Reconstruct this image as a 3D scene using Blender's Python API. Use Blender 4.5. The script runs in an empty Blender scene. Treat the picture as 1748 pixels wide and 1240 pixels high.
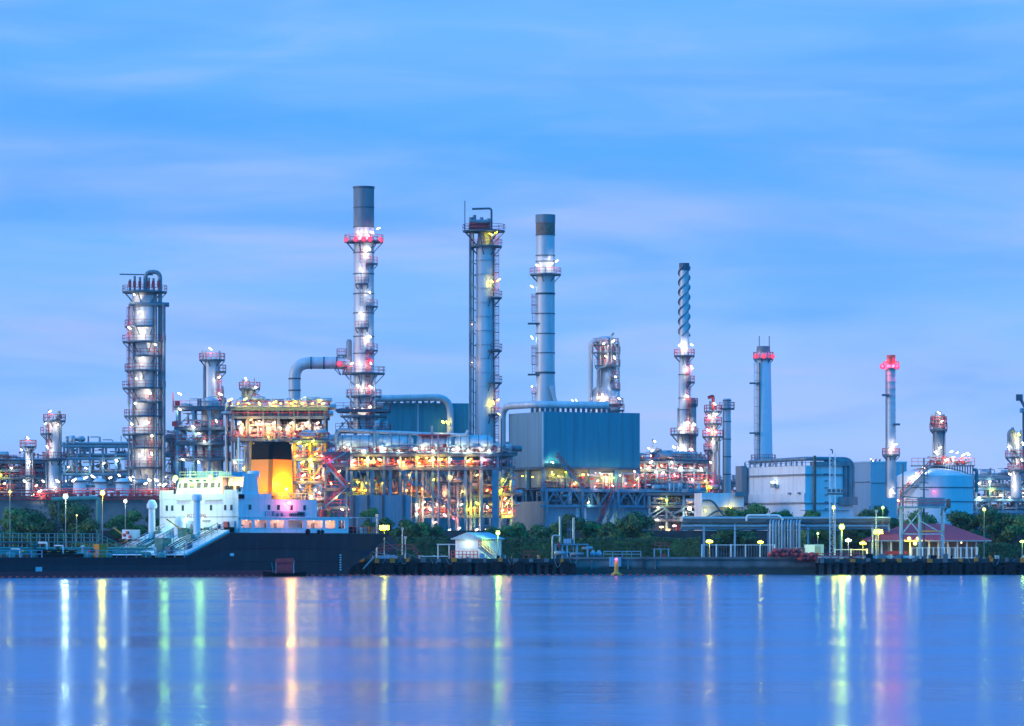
import bpy, math, random
from mathutils import Vector, Matrix
R = math.radians
SC = bpy.context.scene
COL = SC.collection
HZ, CXP, F, CAMZ, GZ = 943.0, 874.0, 7283.0, 4.0, 2.7

# ------------------------------------------------------------------ camera
cd = bpy.data.cameras.new('camera'); cam = bpy.data.objects.new('camera', cd); COL.objects.link(cam)
cam.location = (0, 0, CAMZ); cam.rotation_euler = (R(90), 0, 0)
cd.sensor_width = 36.0; cd.lens = 150.0; cd.shift_y = (HZ - 620.0) / 1748.0
cd.clip_start = 1.0; cd.clip_end = 20000.0
SC.camera = cam

# ------------------------------------------------------------------ sky
SUN_EL, SUN_AZ = R(14), R(256)
w = bpy.data.worlds.new('World'); SC.world = w; w.use_nodes = True
nt = w.node_tree; nt.nodes.clear()
def N(tree, typ, **kw):
    n = tree.nodes.new(typ)
    for k, v in kw.items(): setattr(n, k, v)
    return n
def ramp_set(node, stops, interp='LINEAR'):
    cr = node.color_ramp; cr.interpolation = interp
    while len(cr.elements) > 1: cr.elements.remove(cr.elements[0])
    cr.elements[0].position = stops[0][0]; cr.elements[0].color = (*stops[0][1], 1)
    for p, c in stops[1:]:
        e = cr.elements.new(p); e.color = (*c, 1)
def sky_world():
    L = nt.links
    tc = N(nt, 'ShaderNodeTexCoord'); sep = N(nt, 'ShaderNodeSeparateXYZ'); L.new(tc.outputs['Generated'], sep.inputs[0])
    # elevation ramp: horizon haze to deep evening blue
    mr = N(nt, 'ShaderNodeMapRange'); mr.inputs[1].default_value = -0.02; mr.inputs[2].default_value = 0.38
    L.new(sep.outputs[2], mr.inputs[0])
    rp = N(nt, 'ShaderNodeValToRGB'); L.new(mr.outputs[0], rp.inputs[0])
    ramp_set(rp, [(0.0, (.36, .56, 1.0)), (.10, (.31, .53, 1.0)), (.17, (.235, .49, 1.0)), (.235, (.155, .44, 1.0)),
                  (.29, (.092, .38, 1.0)), (.36, (.145, .44, 1.0)), (.43, (.10, .40, 1.0)), (.60, (.015, .42, 1.22)), (1.0, (.008, .42, 1.28))])
    # streaky evening cloud, stretched along the horizon and slightly tilted
    def cloud(scl, rot, detail, lo, hi, off):
        mp = N(nt, 'ShaderNodeMapping'); mp.inputs['Scale'].default_value = scl; mp.inputs['Rotation'].default_value = rot
        mp.inputs['Location'].default_value = off
        L.new(tc.outputs['Generated'], mp.inputs[0])
        nz = N(nt, 'ShaderNodeTexNoise'); nz.inputs['Scale'].default_value = 1.0; nz.inputs['Detail'].default_value = detail
        nz.inputs['Roughness'].default_value = .5; nz.inputs['Distortion'].default_value = .6
        L.new(mp.outputs[0], nz.inputs[0])
        m = N(nt, 'ShaderNodeMapRange', interpolation_type='SMOOTHSTEP'); m.inputs[1].default_value = lo; m.inputs[2].default_value = hi
        L.new(nz.outputs[0], m.inputs[0]); return m
    c1 = cloud((7, 2, 46), (0, R(-3), 0), 5, .40, .72, (3.1, 0, 2.2))
    c2 = cloud((5, 2, 30), (0, R(5), 0), 4, .44, .70, (9.4, 1, 5.7))
    c3 = cloud((10, 2, 120), (0, R(-2), 0), 5, .52, .80, (1.4, 2, 8.3))
    fade = N(nt, 'ShaderNodeMapRange', interpolation_type='SMOOTHSTEP'); fade.inputs[1].default_value = .24; fade.inputs[2].default_value = .13; L.new(sep.outputs[2], fade.inputs[0])
    def faded(c):
        f = N(nt, 'ShaderNodeMath', operation='MULTIPLY'); L.new(c.outputs[0], f.inputs[0]); L.new(fade.outputs[0], f.inputs[1]); return f
    def window(c, pts):
        wr = N(nt, 'ShaderNodeValToRGB'); L.new(mr.outputs[0], wr.inputs[0]); ramp_set(wr, [((z + .02) / .4, (v, v, v)) for z, v in pts], 'EASE')
        f = N(nt, 'ShaderNodeMath', operation='MULTIPLY'); L.new(c.outputs[0], f.inputs[0]); L.new(wr.outputs[0], f.inputs[1]); return f
    c1 = window(faded(c1), [(0, .5), (.03, .9), (.078, 1.25), (.092, .55), (.105, .12), (.13, .5)])
    c2 = window(faded(c2), [(0, .25), (.06, .7), (.082, 1.3), (.11, 1.2), (.13, .3)])
    c4 = cloud((15, 2, 95), (0, R(-6), 0), 8, .42, .78, (6.7, 3, 1.3)); c5 = cloud((9, 2, 60), (0, R(4), 0), 7, .45, .75, (2.2, 5, 7.7))
    c4, c5 = faded(c4), faded(c5)
    mx1 = N(nt, 'ShaderNodeMix', data_type='RGBA'); mx1.inputs[7].default_value = (.42, .52, 1.0, 1)
    f1 = N(nt, 'ShaderNodeMath', operation='MULTIPLY'); f1.inputs[1].default_value = .62; L.new(c1.outputs[0], f1.inputs[0])
    L.new(f1.outputs[0], mx1.inputs[0]); L.new(rp.outputs[0], mx1.inputs[6])
    mx2 = N(nt, 'ShaderNodeMix', data_type='RGBA'); mx2.inputs[7].default_value = (.085, .36, 1.0, 1)
    f2 = N(nt, 'ShaderNodeMath', operation='MULTIPLY'); f2.inputs[1].default_value = .6; L.new(c2.outputs[0], f2.inputs[0])
    def wisp(prev, c, col, amt):
        m = N(nt, 'ShaderNodeMix', data_type='RGBA'); m.inputs[7].default_value = (*col, 1); f = N(nt, 'ShaderNodeMath', operation='MULTIPLY'); f.inputs[1].default_value = amt
        L.new(c.outputs[0], f.inputs[0]); L.new(f.outputs[0], m.inputs[0]); L.new(prev.outputs[2], m.inputs[6]); return m
    L.new(f2.outputs[0], mx2.inputs[0]); L.new(wisp(wisp(mx1, c4, (.36, .54, 1.0), .42), c5, (.07, .34, .96), .55).outputs[2], mx2.inputs[6])
    mx3 = N(nt, 'ShaderNodeMix', data_type='RGBA'); mx3.inputs[7].default_value = (.52, .50, .98, 1)
    f3 = N(nt, 'ShaderNodeMath', operation='MULTIPLY'); f3.inputs[1].default_value = .5
    lowm = N(nt, 'ShaderNodeMapRange'); lowm.inputs[1].default_value = .085; lowm.inputs[2].default_value = .02; L.new(sep.outputs[2], lowm.inputs[0])
    fm = N(nt, 'ShaderNodeMath', operation='MULTIPLY'); L.new(c3.outputs[0], fm.inputs[0]); L.new(lowm.outputs[0], fm.inputs[1])
    L.new(fm.outputs[0], f3.inputs[0]); L.new(f3.outputs[0], mx3.inputs[0]); L.new(mx2.outputs[2], mx3.inputs[6])
    # the sky behind the viewer, away from the afterglow, is a deeper blue
    east = N(nt, 'ShaderNodeMapRange', interpolation_type='SMOOTHSTEP'); east.inputs[1].default_value = .45; east.inputs[2].default_value = -.35; L.new(sep.outputs[1], east.inputs[0])
    mx4 = N(nt, 'ShaderNodeMix', data_type='RGBA'); mx4.inputs[7].default_value = (.008, .52, 1.45, 1)
    L.new(east.outputs[0], mx4.inputs[0]); L.new(mx3.outputs[2], mx4.inputs[6])
    bg = N(nt, 'ShaderNodeBackground'); bg.inputs[1].default_value = 1.15; L.new(mx4.outputs[2], bg.inputs[0])
    st = N(nt, 'ShaderNodeTexSky', sky_type='NISHITA'); st.sun_disc = False; st.sun_elevation = SUN_EL; st.sun_rotation = SUN_AZ
    bg2 = N(nt, 'ShaderNodeBackground'); bg2.inputs[1].default_value = .06; L.new(st.outputs[0], bg2.inputs[0])
    ms = N(nt, 'ShaderNodeMixShader'); ms.inputs[0].default_value = .03
    L.new(bg.outputs[0], ms.inputs[1]); L.new(bg2.outputs[0], ms.inputs[2])
    out = N(nt, 'ShaderNodeOutputWorld'); L.new(ms.outputs[0], out.inputs[0])
sky_world()

# ------------------------------------------------------------------ the last light of the day, soft, from the left
sd = bpy.data.lights.new('sun', 'SUN'); sd.energy = 1.4; sd.angle = R(22); sd.color = (1.0, .80, .62)
sun = bpy.data.objects.new('sun', sd); COL.objects.link(sun)
tosun = Vector((math.sin(SUN_AZ) * math.cos(SUN_EL), math.cos(SUN_AZ) * math.cos(SUN_EL), math.sin(SUN_EL)))
sun.rotation_euler = (-tosun).to_track_quat('-Z', 'Y').to_euler(); sun.location = (-300, 300, 200)

SC.view_settings.view_transform = 'Standard'; SC.view_settings.look = 'None'
SC.view_settings.exposure = 0.0; SC.view_settings.gamma = 1.0
SC.cycles.use_denoising = True
SC.cycles.max_bounces = 5; SC.cycles.diffuse_bounces = 2; SC.cycles.glossy_bounces = 3
SC.cycles.sample_clamp_indirect = 4.0; SC.cycles.sample_clamp_direct = 0.0
SC.cycles.use_light_tree = True; SC.cycles.caustics_reflective = False; SC.cycles.caustics_refractive = False

# ------------------------------------------------------------------ materials
M = {}
def mat(name, col, rough=.6, metal=0.0, var=.18, scale=.6, stretch=(1, 1, 1), ribs=None, bump=0.0, panel=None, dirt=None):
    m = bpy.data.materials.new(name); m.use_nodes = True
    t = m.node_tree; L = t.links; b = t.nodes['Principled BSDF']
    b.inputs['Roughness'].default_value = rough; b.inputs['Metallic'].default_value = metal
    tc = N(t, 'ShaderNodeTexCoord'); mp = N(t, 'ShaderNodeMapping'); mp.inputs['Scale'].default_value = stretch
    L.new(tc.outputs['Object'], mp.inputs[0])
    nz = N(t, 'ShaderNodeTexNoise'); nz.inputs['Scale'].default_value = scale; nz.inputs['Detail'].default_value = 5
    L.new(mp.outputs[0], nz.inputs[0])
    rp = N(t, 'ShaderNodeValToRGB'); L.new(nz.outputs[0], rp.inputs[0])
    lo = tuple(max(0, c * (1 - var)) for c in col); hi = tuple(min(1, c * (1 + var)) for c in col)
    ramp_set(rp, [(.3, lo), (.7, hi)])
    last = rp.outputs[0]
    if dirt:
        nd = N(t, 'ShaderNodeTexNoise'); nd.inputs['Scale'].default_value = 1.0; nd.inputs['Detail'].default_value = 6
        mp2 = N(t, 'ShaderNodeMapping'); mp2.inputs['Scale'].default_value = dirt[1]; L.new(tc.outputs['Object'], mp2.inputs[0]); L.new(mp2.outputs[0], nd.inputs[0])
        mr = N(t, 'ShaderNodeMapRange'); mr.inputs[1].default_value = .5; mr.inputs[2].default_value = .8; mr.inputs[4].default_value = dirt[2]
        L.new(nd.outputs[0], mr.inputs[0])
        mx = N(t, 'ShaderNodeMix', data_type='RGBA'); mx.inputs[7].default_value = (*dirt[0], 1)
        L.new(mr.outputs[0], mx.inputs[0]); L.new(last, mx.inputs[6]); last = mx.outputs[2]
    L.new(last, b.inputs['Base Color'])
    h = None
    if ribs:
        sp = N(t, 'ShaderNodeSeparateXYZ'); L.new(tc.outputs['Object'], sp.inputs[0])
        ad = N(t, 'ShaderNodeMath', operation='ADD'); L.new(sp.outputs[0], ad.inputs[0]); L.new(sp.outputs[1], ad.inputs[1])
        mu = N(t, 'ShaderNodeMath', operation='MULTIPLY'); mu.inputs[1].default_value = 2 * math.pi / ribs
        L.new(ad.outputs[0], mu.inputs[0]); si = N(t, 'ShaderNodeMath', operation='SINE'); L.new(mu.outputs[0], si.inputs[0]); h = si.outputs[0]
    elif bump: h = nz.outputs[0]
    if h is not None:
        bp = N(t, 'ShaderNodeBump'); bp.inputs['Strength'].default_value = bump or .5; bp.inputs['Distance'].default_value = .12
        L.new(h, bp.inputs['Height']); L.new(bp.outputs[0], b.inputs['Normal'])
    M[name] = m; return m
def emis(name, col, strength):
    m = bpy.data.materials.new(name); m.use_nodes = True; t = m.node_tree; b = t.nodes['Principled BSDF']
    b.inputs['Base Color'].default_value = (.8, .8, .8, 1); b.inputs['Emission Color'].default_value = (*col, 1)
    b.inputs['Emission Strength'].default_value = strength
    m.cycles.emission_sampling = 'NONE'
    M[name] = m
mat('clad', (.60, .61, .63), .45, .15, .12, .5, (1, 1, .15), dirt=((.30, .24, .20), (1.2, 1.2, .05), .5))
mat('clad_dark', (.25, .27, .29), .55, .2, .2, .6, (1, 1, .2))
mat('soot', (.24, .27, .29), .7, 0, .25, .6, (1, 1, .15))
mat('rust', (.24, .15, .11), .75, 0, .3, 1.2)
mat('steel', (.11, .15, .18), .6, .1, .25, .8)
mat('steel_blue', (.13, .29, .38), .55, .1, .2, .8)
mat('pipe', (.42, .44, .46), .38, .4, .15, .5)
mat('pipe_dark', (.20, .24, .27), .5, .2, .3, .5)
mat('rail', (.48, .055, .07), .5, 0, .25, 1.0)
mat('red', (.5, .045, .045), .5, 0, .2, 1.0)
mat('teal_clad', (.04, .29, .35), .5, 0, .1, .35, (1, 1, .08), ribs=.9, bump=.13, dirt=((.04, .12, .15), (.9, .9, .045), .75))
mat('teal_sunlit', (.17, .31, .38), .55, 0, .1, .35, (1, 1, .08), ribs=.9, bump=.35, dirt=((.1, .16, .2), (.9, .9, .045), .5))  # greyer copy of the teal cladding, warm side light mixed into its colour
mat('beige_clad', (.48, .42, .34), .6, 0, .1, .5, (1, 1, .1), ribs=.7, bump=.3)
mat('white', (.83, .84, .85), .45, 0, .05, .4, dirt=((.5, .46, .4), (1.3, 1.3, .07), .6))
mat('white_clad', (.76, .80, .83), .5, 0, .06, .3, (1, 1, .1), dirt=((.42, .42, .42), (.5, .5, .05), .35))
mat('grey_clad', (.55, .58, .62), .6, 0, .08, .3, (1, 1, .1), ribs=.8, bump=.3)
mat('shed_blue', (.22, .36, .44), .55, 0, .1, .4, (1, 1, .1), ribs=.8, bump=.35)
mat('concrete', (.20, .21, .21), .85, 0, .25, .5, bump=.2, dirt=((.07, .08, .08), (.3, .3, .15), .6))
mat('concrete_dark', (.045, .05, .052), .85, 0, .35, .6, bump=.3)
def quay_mat():
    m = M['concrete']; m2 = m.copy(); m2.name = 'quay_concrete'; t = m2.node_tree; L = t.links; b = t.nodes['Principled BSDF']
    src = b.inputs['Base Color'].links[0].from_socket; g = N(t, 'ShaderNodeNewGeometry'); sp = N(t, 'ShaderNodeSeparateXYZ'); L.new(g.outputs['Position'], sp.inputs[0])
    nz = N(t, 'ShaderNodeTexNoise'); nz.inputs['Scale'].default_value = .5; nz.inputs['Detail'].default_value = 6; L.new(g.outputs['Position'], nz.inputs[0])
    ad = N(t, 'ShaderNodeMath', operation='ADD'); L.new(sp.outputs[2], ad.inputs[0]); L.new(nz.outputs[0], ad.inputs[1])
    mr = N(t, 'ShaderNodeMapRange', interpolation_type='SMOOTHSTEP'); mr.inputs[1].default_value = 2.3; mr.inputs[2].default_value = 1.5; mr.inputs[4].default_value = .85; L.new(ad.outputs[0], mr.inputs[0])
    mx = N(t, 'ShaderNodeMix', data_type='RGBA'); mx.inputs[7].default_value = (.022, .035, .026, 1); L.new(mr.outputs[0], mx.inputs[0]); L.new(src, mx.inputs[6]); L.new(mx.outputs[2], b.inputs['Base Color']); M['quay'] = m2
quay_mat()
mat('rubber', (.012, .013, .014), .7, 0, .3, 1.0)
mat('orange', (.85, .24, .008), .45, 0, .06, .5)
mat('black_paint', (.005, .007, .009), .6, 0, .3, .4)
mat('glass_dark', (.015, .035, .04), .15, 0, .2, .5)
mat('green_deck', (.05, .19, .15), .6, 0, .25, .8)
mat('pipe_green', (.11, .28, .24), .5, 0, .25, .8)
mat('yellow', (.72, .36, .03), .5, 0, .15, 1.0)
mat('roof_red', (.55, .04, .06), .6, 0, .12, .5, ribs=.5, bump=.3)
mat('roof_blue', (.30, .46, .58), .5, 0, .08, .5, ribs=.5, bump=.3)
mat('bark', (.07, .055, .045), .9, 0, .3, 2.0)
mat('tank', (.74, .77, .80), .5, 0, .06, .3, (1, 1, .3), dirt=((.4, .38, .36), (.6, .6, .05), .4))
mat('ground', (.09, .095, .085), .9, 0, .3, .08, bump=.2)
mat('rope', (.35, .38, .38), .8)
for k, v in (('black_paint', .12), ('rubber', .2), ('soot', .25), ('steel', .3)): M[k].node_tree.nodes['Principled BSDF'].inputs['Specular IOR Level'].default_value = v
def leaf_mat(name, a, b):
    m = bpy.data.materials.new(name); m.use_nodes = True; t = m.node_tree; L = t.links; bs = t.nodes['Principled BSDF']
    tc = N(t, 'ShaderNodeTexCoord'); nz = N(t, 'ShaderNodeTexNoise'); nz.inputs['Scale'].default_value = .55; nz.inputs['Detail'].default_value = 4
    L.new(tc.outputs['Object'], nz.inputs[0]); rp = N(t, 'ShaderNodeValToRGB'); ramp_set(rp, [(.32, a), (.68, b)]); L.new(nz.outputs[0], rp.inputs[0])
    L.new(rp.outputs[0], bs.inputs['Base Color']); bs.inputs['Roughness'].default_value = .6
    M[name] = m
leaf_mat('leaf', (.03, .075, .02), (.11, .20, .045)); leaf_mat('leaf_b', (.06, .14, .035), (.17, .29, .06)); leaf_mat('hedge_leaf', (.016, .05, .016), (.05, .11, .024))
LC = {'white': (1, .86, .68), 'warm': (1, .58, .26), 'yellow': (1, .80, .0), 'green': (.55, 1, .06), 'red': (1, .04, .12), 'orange': (1, .38, .06), 'cool': (.80, 1, .78), 'pink': (1, .45, .45), 'lime': (.72, 1, .02), 'coral': (1, .40, .24), 'amber': (1, .52, .03)}
def globe(k, c):
    """frosted lamp globe: bright bulb behind the middle, coloured glass towards the rim"""
    m = bpy.data.materials.new('globe_' + k); m.use_nodes = True; t = m.node_tree; b = t.nodes['Principled BSDF']; m.cycles.emission_sampling = 'NONE'
    b.inputs['Base Color'].default_value = (.02, .02, .02, 1); lw = N(t, 'ShaderNodeLayerWeight'); lw.inputs[0].default_value = .5; rp = N(t, 'ShaderNodeValToRGB'); t.links.new(lw.outputs['Facing'], rp.inputs[0])
    ramp_set(rp, [(.1, tuple((2.0 if k == 'red' else 3.2) * min(1, x + (.02 if k == 'red' else .55)) for x in c)), (.45, tuple(1.5 * x for x in c)), (.95, tuple(.45 * x for x in c))])
    t.links.new(rp.outputs[0], b.inputs['Emission Color']); b.inputs['Emission Strength'].default_value = 1.0; M['globe_' + k] = m
for k, c in LC.items():
    emis('lit_' + k, c, {'white': 3.0, 'warm': 2.4, 'yellow': 2.4, 'green': 2.6, 'red': 2.6, 'orange': 2.4, 'cool': 3, 'pink': 2, 'coral': 2.2, 'lime': 2.6, 'amber': 2.4}[k])
    globe(k, c)
def hull_mat():
    m = bpy.data.materials.new('hull_paint'); m.use_nodes = True; t = m.node_tree; L = t.links; b = t.nodes['Principled BSDF']
    tc = N(t, 'ShaderNodeTexCoord'); sp = N(t, 'ShaderNodeSeparateXYZ'); L.new(tc.outputs['Object'], sp.inputs[0])
    gt = N(t, 'ShaderNodeMath', operation='LESS_THAN'); gt.inputs[1].default_value = .95; L.new(sp.outputs[2], gt.inputs[0])
    fw = N(t, 'ShaderNodeMath', operation='LESS_THAN'); fw.inputs[1].default_value = 14.0; L.new(sp.outputs[0], fw.inputs[0])
    an = N(t, 'ShaderNodeMath', operation='MULTIPLY'); L.new(gt.outputs[0], an.inputs[0]); L.new(fw.outputs[0], an.inputs[1])
    mp = N(t, 'ShaderNodeMapping'); mp.inputs['Scale'].default_value = (.35, .35, .06); L.new(tc.outputs['Object'], mp.inputs[0])
    nz = N(t, 'ShaderNodeTexNoise'); nz.inputs['Scale'].default_value = 2; nz.inputs['Detail'].default_value = 6; L.new(mp.outputs[0], nz.inputs[0])
    rp = N(t, 'ShaderNodeValToRGB'); ramp_set(rp, [(.35, (.004, .008, .014)), (.62, (.008, .015, .026)), (.74, (.03, .022, .018)), (.9, (.09, .05, .03))]); L.new(nz.outputs[0], rp.inputs[0])
    mx = N(t, 'ShaderNodeMix', data_type='RGBA'); mx.inputs[7].default_value = (.50, .035, .05, 1)
    L.new(an.outputs[0], mx.inputs[0]); L.new(rp.outputs[0], mx.inputs[6]); L.new(mx.outputs[2], b.inputs['Base Color'])
    b.inputs['Roughness'].default_value = .55; b.inputs['Specular IOR Level'].default_value = .3; M['hull'] = m
hull_mat()
def water_mat():
    m = bpy.data.materials.new('river_water'); m.use_nodes = True; t = m.node_tree; L = t.links; b = t.nodes['Principled BSDF']
    tc = N(t, 'ShaderNodeTexCoord')
    def nz(s, det, scl):
        mp = N(t, 'ShaderNodeMapping'); mp.inputs['Scale'].default_value = s; L.new(tc.outputs['Object'], mp.inputs[0])
        n = N(t, 'ShaderNodeTexNoise'); n.inputs['Scale'].default_value = scl; n.inputs['Detail'].default_value = det; L.new(mp.outputs[0], n.inputs[0]); return n
    a = nz((.9, .6, 1), 3, .8); c = nz((.22, .30, 1), 3, .5)
    ad = N(t, 'ShaderNodeMath', operation='ADD'); L.new(a.outputs[0], ad.inputs[0]); L.new(c.outputs[0], ad.inputs[1])
    sw = nz((.02, .11, 1), 3, 1.0); sm = N(t, 'ShaderNodeMath', operation='MULTIPLY'); sm.inputs[1].default_value = 2.4; L.new(sw.outputs[0], sm.inputs[0])
    ad2 = N(t, 'ShaderNodeMath', operation='ADD'); L.new(ad.outputs[0], ad2.inputs[0]); L.new(sm.outputs[0], ad2.inputs[1]); ad = ad2
    bp = N(t, 'ShaderNodeBump'); bp.inputs['Strength'].default_value = .55; bp.inputs['Distance'].default_value = .06
    L.new(ad.outputs[0], bp.inputs['Height'])
    d = nz((.012, .045, 1), 4, 1.0); mr = N(t, 'ShaderNodeMapRange'); mr.inputs[1].default_value = .3; mr.inputs[2].default_value = .7
    mr.inputs[3].default_value = .13; mr.inputs[4].default_value = .21; L.new(d.outputs[0], mr.inputs[0])
    gl = N(t, 'ShaderNodeBsdfGlossy'); gl.inputs['Color'].default_value = (.60, .72, .90, 1); L.new(mr.outputs[0], gl.inputs['Roughness']); L.new(bp.outputs[0], gl.inputs['Normal'])
    df = N(t, 'ShaderNodeBsdfDiffuse'); df.inputs['Color'].default_value = (.0, .03, .09, 1)      # silty blue-black river body
    ms = N(t, 'ShaderNodeMixShader'); ms.inputs[0].default_value = .74; L.new(df.outputs[0], ms.inputs[1]); L.new(gl.outputs[0], ms.inputs[2])
    L.new(ms.outputs[0], t.nodes['Material Output'].inputs['Surface']); t.nodes.remove(b)
    M['water'] = m
water_mat()

# ------------------------------------------------------------------ helpers
def tag(o, label=None, cat=None, group=None, kind=None):
    if label: o['label'] = label
    if cat: o['category'] = cat
    if group: o['group'] = group
    if kind: o['kind'] = kind
    return o
def dirs(p, q):
    d = (q - p); n = d.length or 1e-6; d = d / n
    u = Vector((0, 0, 1)).cross(d)
    if u.length < 1e-3: u = Vector((1, 0, 0))
    u.normalize(); return d, u, d.cross(u)
class MB:
    def __init__(s): s.v = []; s.f = []; s.sm = []
    def add(s, vs, fs, smooth=False):
        o = len(s.v); s.v += [tuple(v) for v in vs]; s.f += [tuple(i + o for i in f) for f in fs]; s.sm += [smooth] * len(fs); return s
    def box(s, c, d, rz=0):
        hx, hy, hz = d[0] / 2, d[1] / 2, d[2] / 2; cr, sr = math.cos(rz), math.sin(rz); vs = []
        for z in (-hz, hz):
            for x, y in ((-hx, -hy), (hx, -hy), (hx, hy), (-hx, hy)): vs.append((c[0] + x * cr - y * sr, c[1] + x * sr + y * cr, c[2] + z))
        return s.add(vs, [(0, 3, 2, 1), (4, 5, 6, 7), (0, 1, 5, 4), (1, 2, 6, 5), (2, 3, 7, 6), (3, 0, 4, 7)])
    def bb(s, x0, x1, y0, y1, z0, z1): return s.box(((x0 + x1) / 2, (y0 + y1) / 2, (z0 + z1) / 2), (abs(x1 - x0), abs(y1 - y0), abs(z1 - z0)))
    def beam(s, p, q, wd, h=None):
        p, q = Vector(p), Vector(q); h = h or wd; d, u, t = dirs(p, q); vs = []
        for e in (p, q):
            for a, b in ((-1, -1), (1, -1), (1, 1), (-1, 1)): vs.append(e + u * (a * wd / 2) + t * (b * h / 2))
        return s.add(vs, [(3, 2, 1, 0), (4, 5, 6, 7), (0, 1, 5, 4), (1, 2, 6, 5), (2, 3, 7, 6), (3, 0, 4, 7)])
    def tube(s, pts, r, seg=10, cap=True):
        pts = [Vector(p) for p in pts]; n = len(pts); rs = r if isinstance(r, (list, tuple)) else [r] * n; vs = []
        for i, p in enumerate(pts):
            a = pts[max(0, i - 1)]; b = pts[min(n - 1, i + 1)]; d = (b - a).normalized()
            if i == 0: u = dirs(a, b)[1]
            else:
                u = (u - d * u.dot(d))
                if u.length < 1e-4: u = dirs(a, b)[1]
                u.normalize()
            t = d.cross(u)
            for k in range(seg):
                an = 2 * math.pi * k / seg; vs.append(p + (u * math.cos(an) + t * math.sin(an)) * rs[i])
        fs = [(i * seg + k, i * seg + (k + 1) % seg, (i + 1) * seg + (k + 1) % seg, (i + 1) * seg + k) for i in range(n - 1) for k in range(seg)]
        s.add(vs, fs, True)
        if cap: s.add(vs[:seg], [tuple(range(seg))[::-1]]); s.add(vs[-seg:], [tuple(range(seg))])
        return s
    def lathe(s, cx, cy, prof, seg=24, cap=True):
        vs = [(cx + r * math.cos(2 * math.pi * k / seg), cy + r * math.sin(2 * math.pi * k / seg), z) for r, z in prof for k in range(seg)]
        n = len(prof)
        s.add(vs, [(i * seg + k, i * seg + (k + 1) % seg, (i + 1) * seg + (k + 1) % seg, (i + 1) * seg + k) for i in range(n - 1) for k in range(seg)], True)
        if cap: s.add(vs[:seg], [tuple(range(seg))[::-1]]); s.add(vs[-seg:], [tuple(range(seg))])
        return s
    def ring(s, cx, cy, z0, z1, r0, r1, a0=0, a1=360, seg=20):
        n = max(3, int(seg * (a1 - a0) / 360)); vs = []
        for k in range(n + 1):
            a = R(a0 + (a1 - a0) * k / n); c, q = math.cos(a), math.sin(a)
            vs += [(cx + r0 * c, cy + r0 * q, z0), (cx + r1 * c, cy + r1 * q, z0), (cx + r1 * c, cy + r1 * q, z1), (cx + r0 * c, cy + r0 * q, z1)]
        fs = []
        for k in range(n):
            o = k * 4; fs += [(o, o + 4, o + 5, o + 1), (o + 1, o + 5, o + 6, o + 2), (o + 2, o + 6, o + 7, o + 3), (o + 3, o + 7, o + 4, o)]
        if a1 - a0 < 359: fs += [(0, 1, 2, 3), (n * 4 + 3, n * 4 + 2, n * 4 + 1, n * 4)]
        return s.add(vs, fs)
    def prism(s, poly, y0, y1):           # polygon in x,z extruded along y
        n = len(poly); vs = [(x, y0, z) for x, z in poly] + [(x, y1, z) for x, z in poly]
        return s.add(vs, [tuple(range(n)), tuple(range(2 * n - 1, n - 1, -1))] + [(i, i + n, (i + 1) % n + n, (i + 1) % n) for i in range(n)])
    def ball(s, c, r, seg=12, sz=1.0, half=False):
        n = seg // 2; lo = 0 if half else -90
        prof = [(max(.001, r * math.cos(R(lo + (90 - lo) * i / n))), c[2] + sz * r * math.sin(R(lo + (90 - lo) * i / n))) for i in range(n + 1)]
        return s.lathe(c[0], c[1], prof, seg, False)
    def build(s, name, m, parent=None):
        me = bpy.data.meshes.new(name); me.from_pydata(s.v, [], s.f); me.polygons.foreach_set('use_smooth', s.sm)
        me.materials.append(M[m]); o = bpy.data.objects.new(name, me); COL.objects.link(o)
        if parent is not None: o.parent = parent
        return o
def bend(p, q, r, n=5):                    # two-legged path p->corner->q filleted: corner is (p, c, q)
    p, c, q = map(Vector, (p, q[0], q[1])) if False else map(Vector, (p, r, q)); return [p, c, q]
def elbow(pts, rad, n=5):
    pts = [Vector(p) for p in pts]; out = [pts[0]]
    for i in range(1, len(pts) - 1):
        a, b, c = pts[i - 1], pts[i], pts[i + 1]; d1 = (a - b); d2 = (c - b); rr = min(rad, d1.length * .49, d2.length * .49)
        s0 = b + d1.normalized() * rr; s1 = b + d2.normalized() * rr
        for k in range(n + 1):
            t = k / n; out.append(s0 * (1 - t) ** 2 + b * (2 * t * (1 - t)) + s1 * t ** 2)
    out.append(pts[-1]); return out
class Th:
    def __init__(s, name, label, cat, px, Y, rz=0, group=None, z0=GZ):
        s.px, s.Y, s.s, s.z0, s.rz = px, Y, Y / F, z0, rz
        o = bpy.data.objects.new(name, None); COL.objects.link(o); o.empty_display_size = .5
        o.location = ((px - CXP) * Y / F, Y, z0); o.rotation_euler = (0, 0, rz); tag(o, label, cat, group); s.o = o
    def x(s, px): return (px - s.px) * s.s
    def z(s, py): return CAMZ - (py - HZ) * s.s - s.z0
    def L(s, p): return p * s.s
def X(px, Y): return (px - CXP) * Y / F
def Zp(py, Y): return CAMZ - (py - HZ) * Y / F
PW = 1.35; FW = .9
def light(parent, loc, col, power, size=.35):
    ld = bpy.data.lights.new('lamp_light', 'POINT'); ld.energy = power * PW; ld.color = LC[col]; ld.shadow_soft_size = size
    o = bpy.data.objects.new('lamp_light', ld); COL.objects.link(o); o.location = loc; o.parent = parent; return o
FL_MESH = {}
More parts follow.
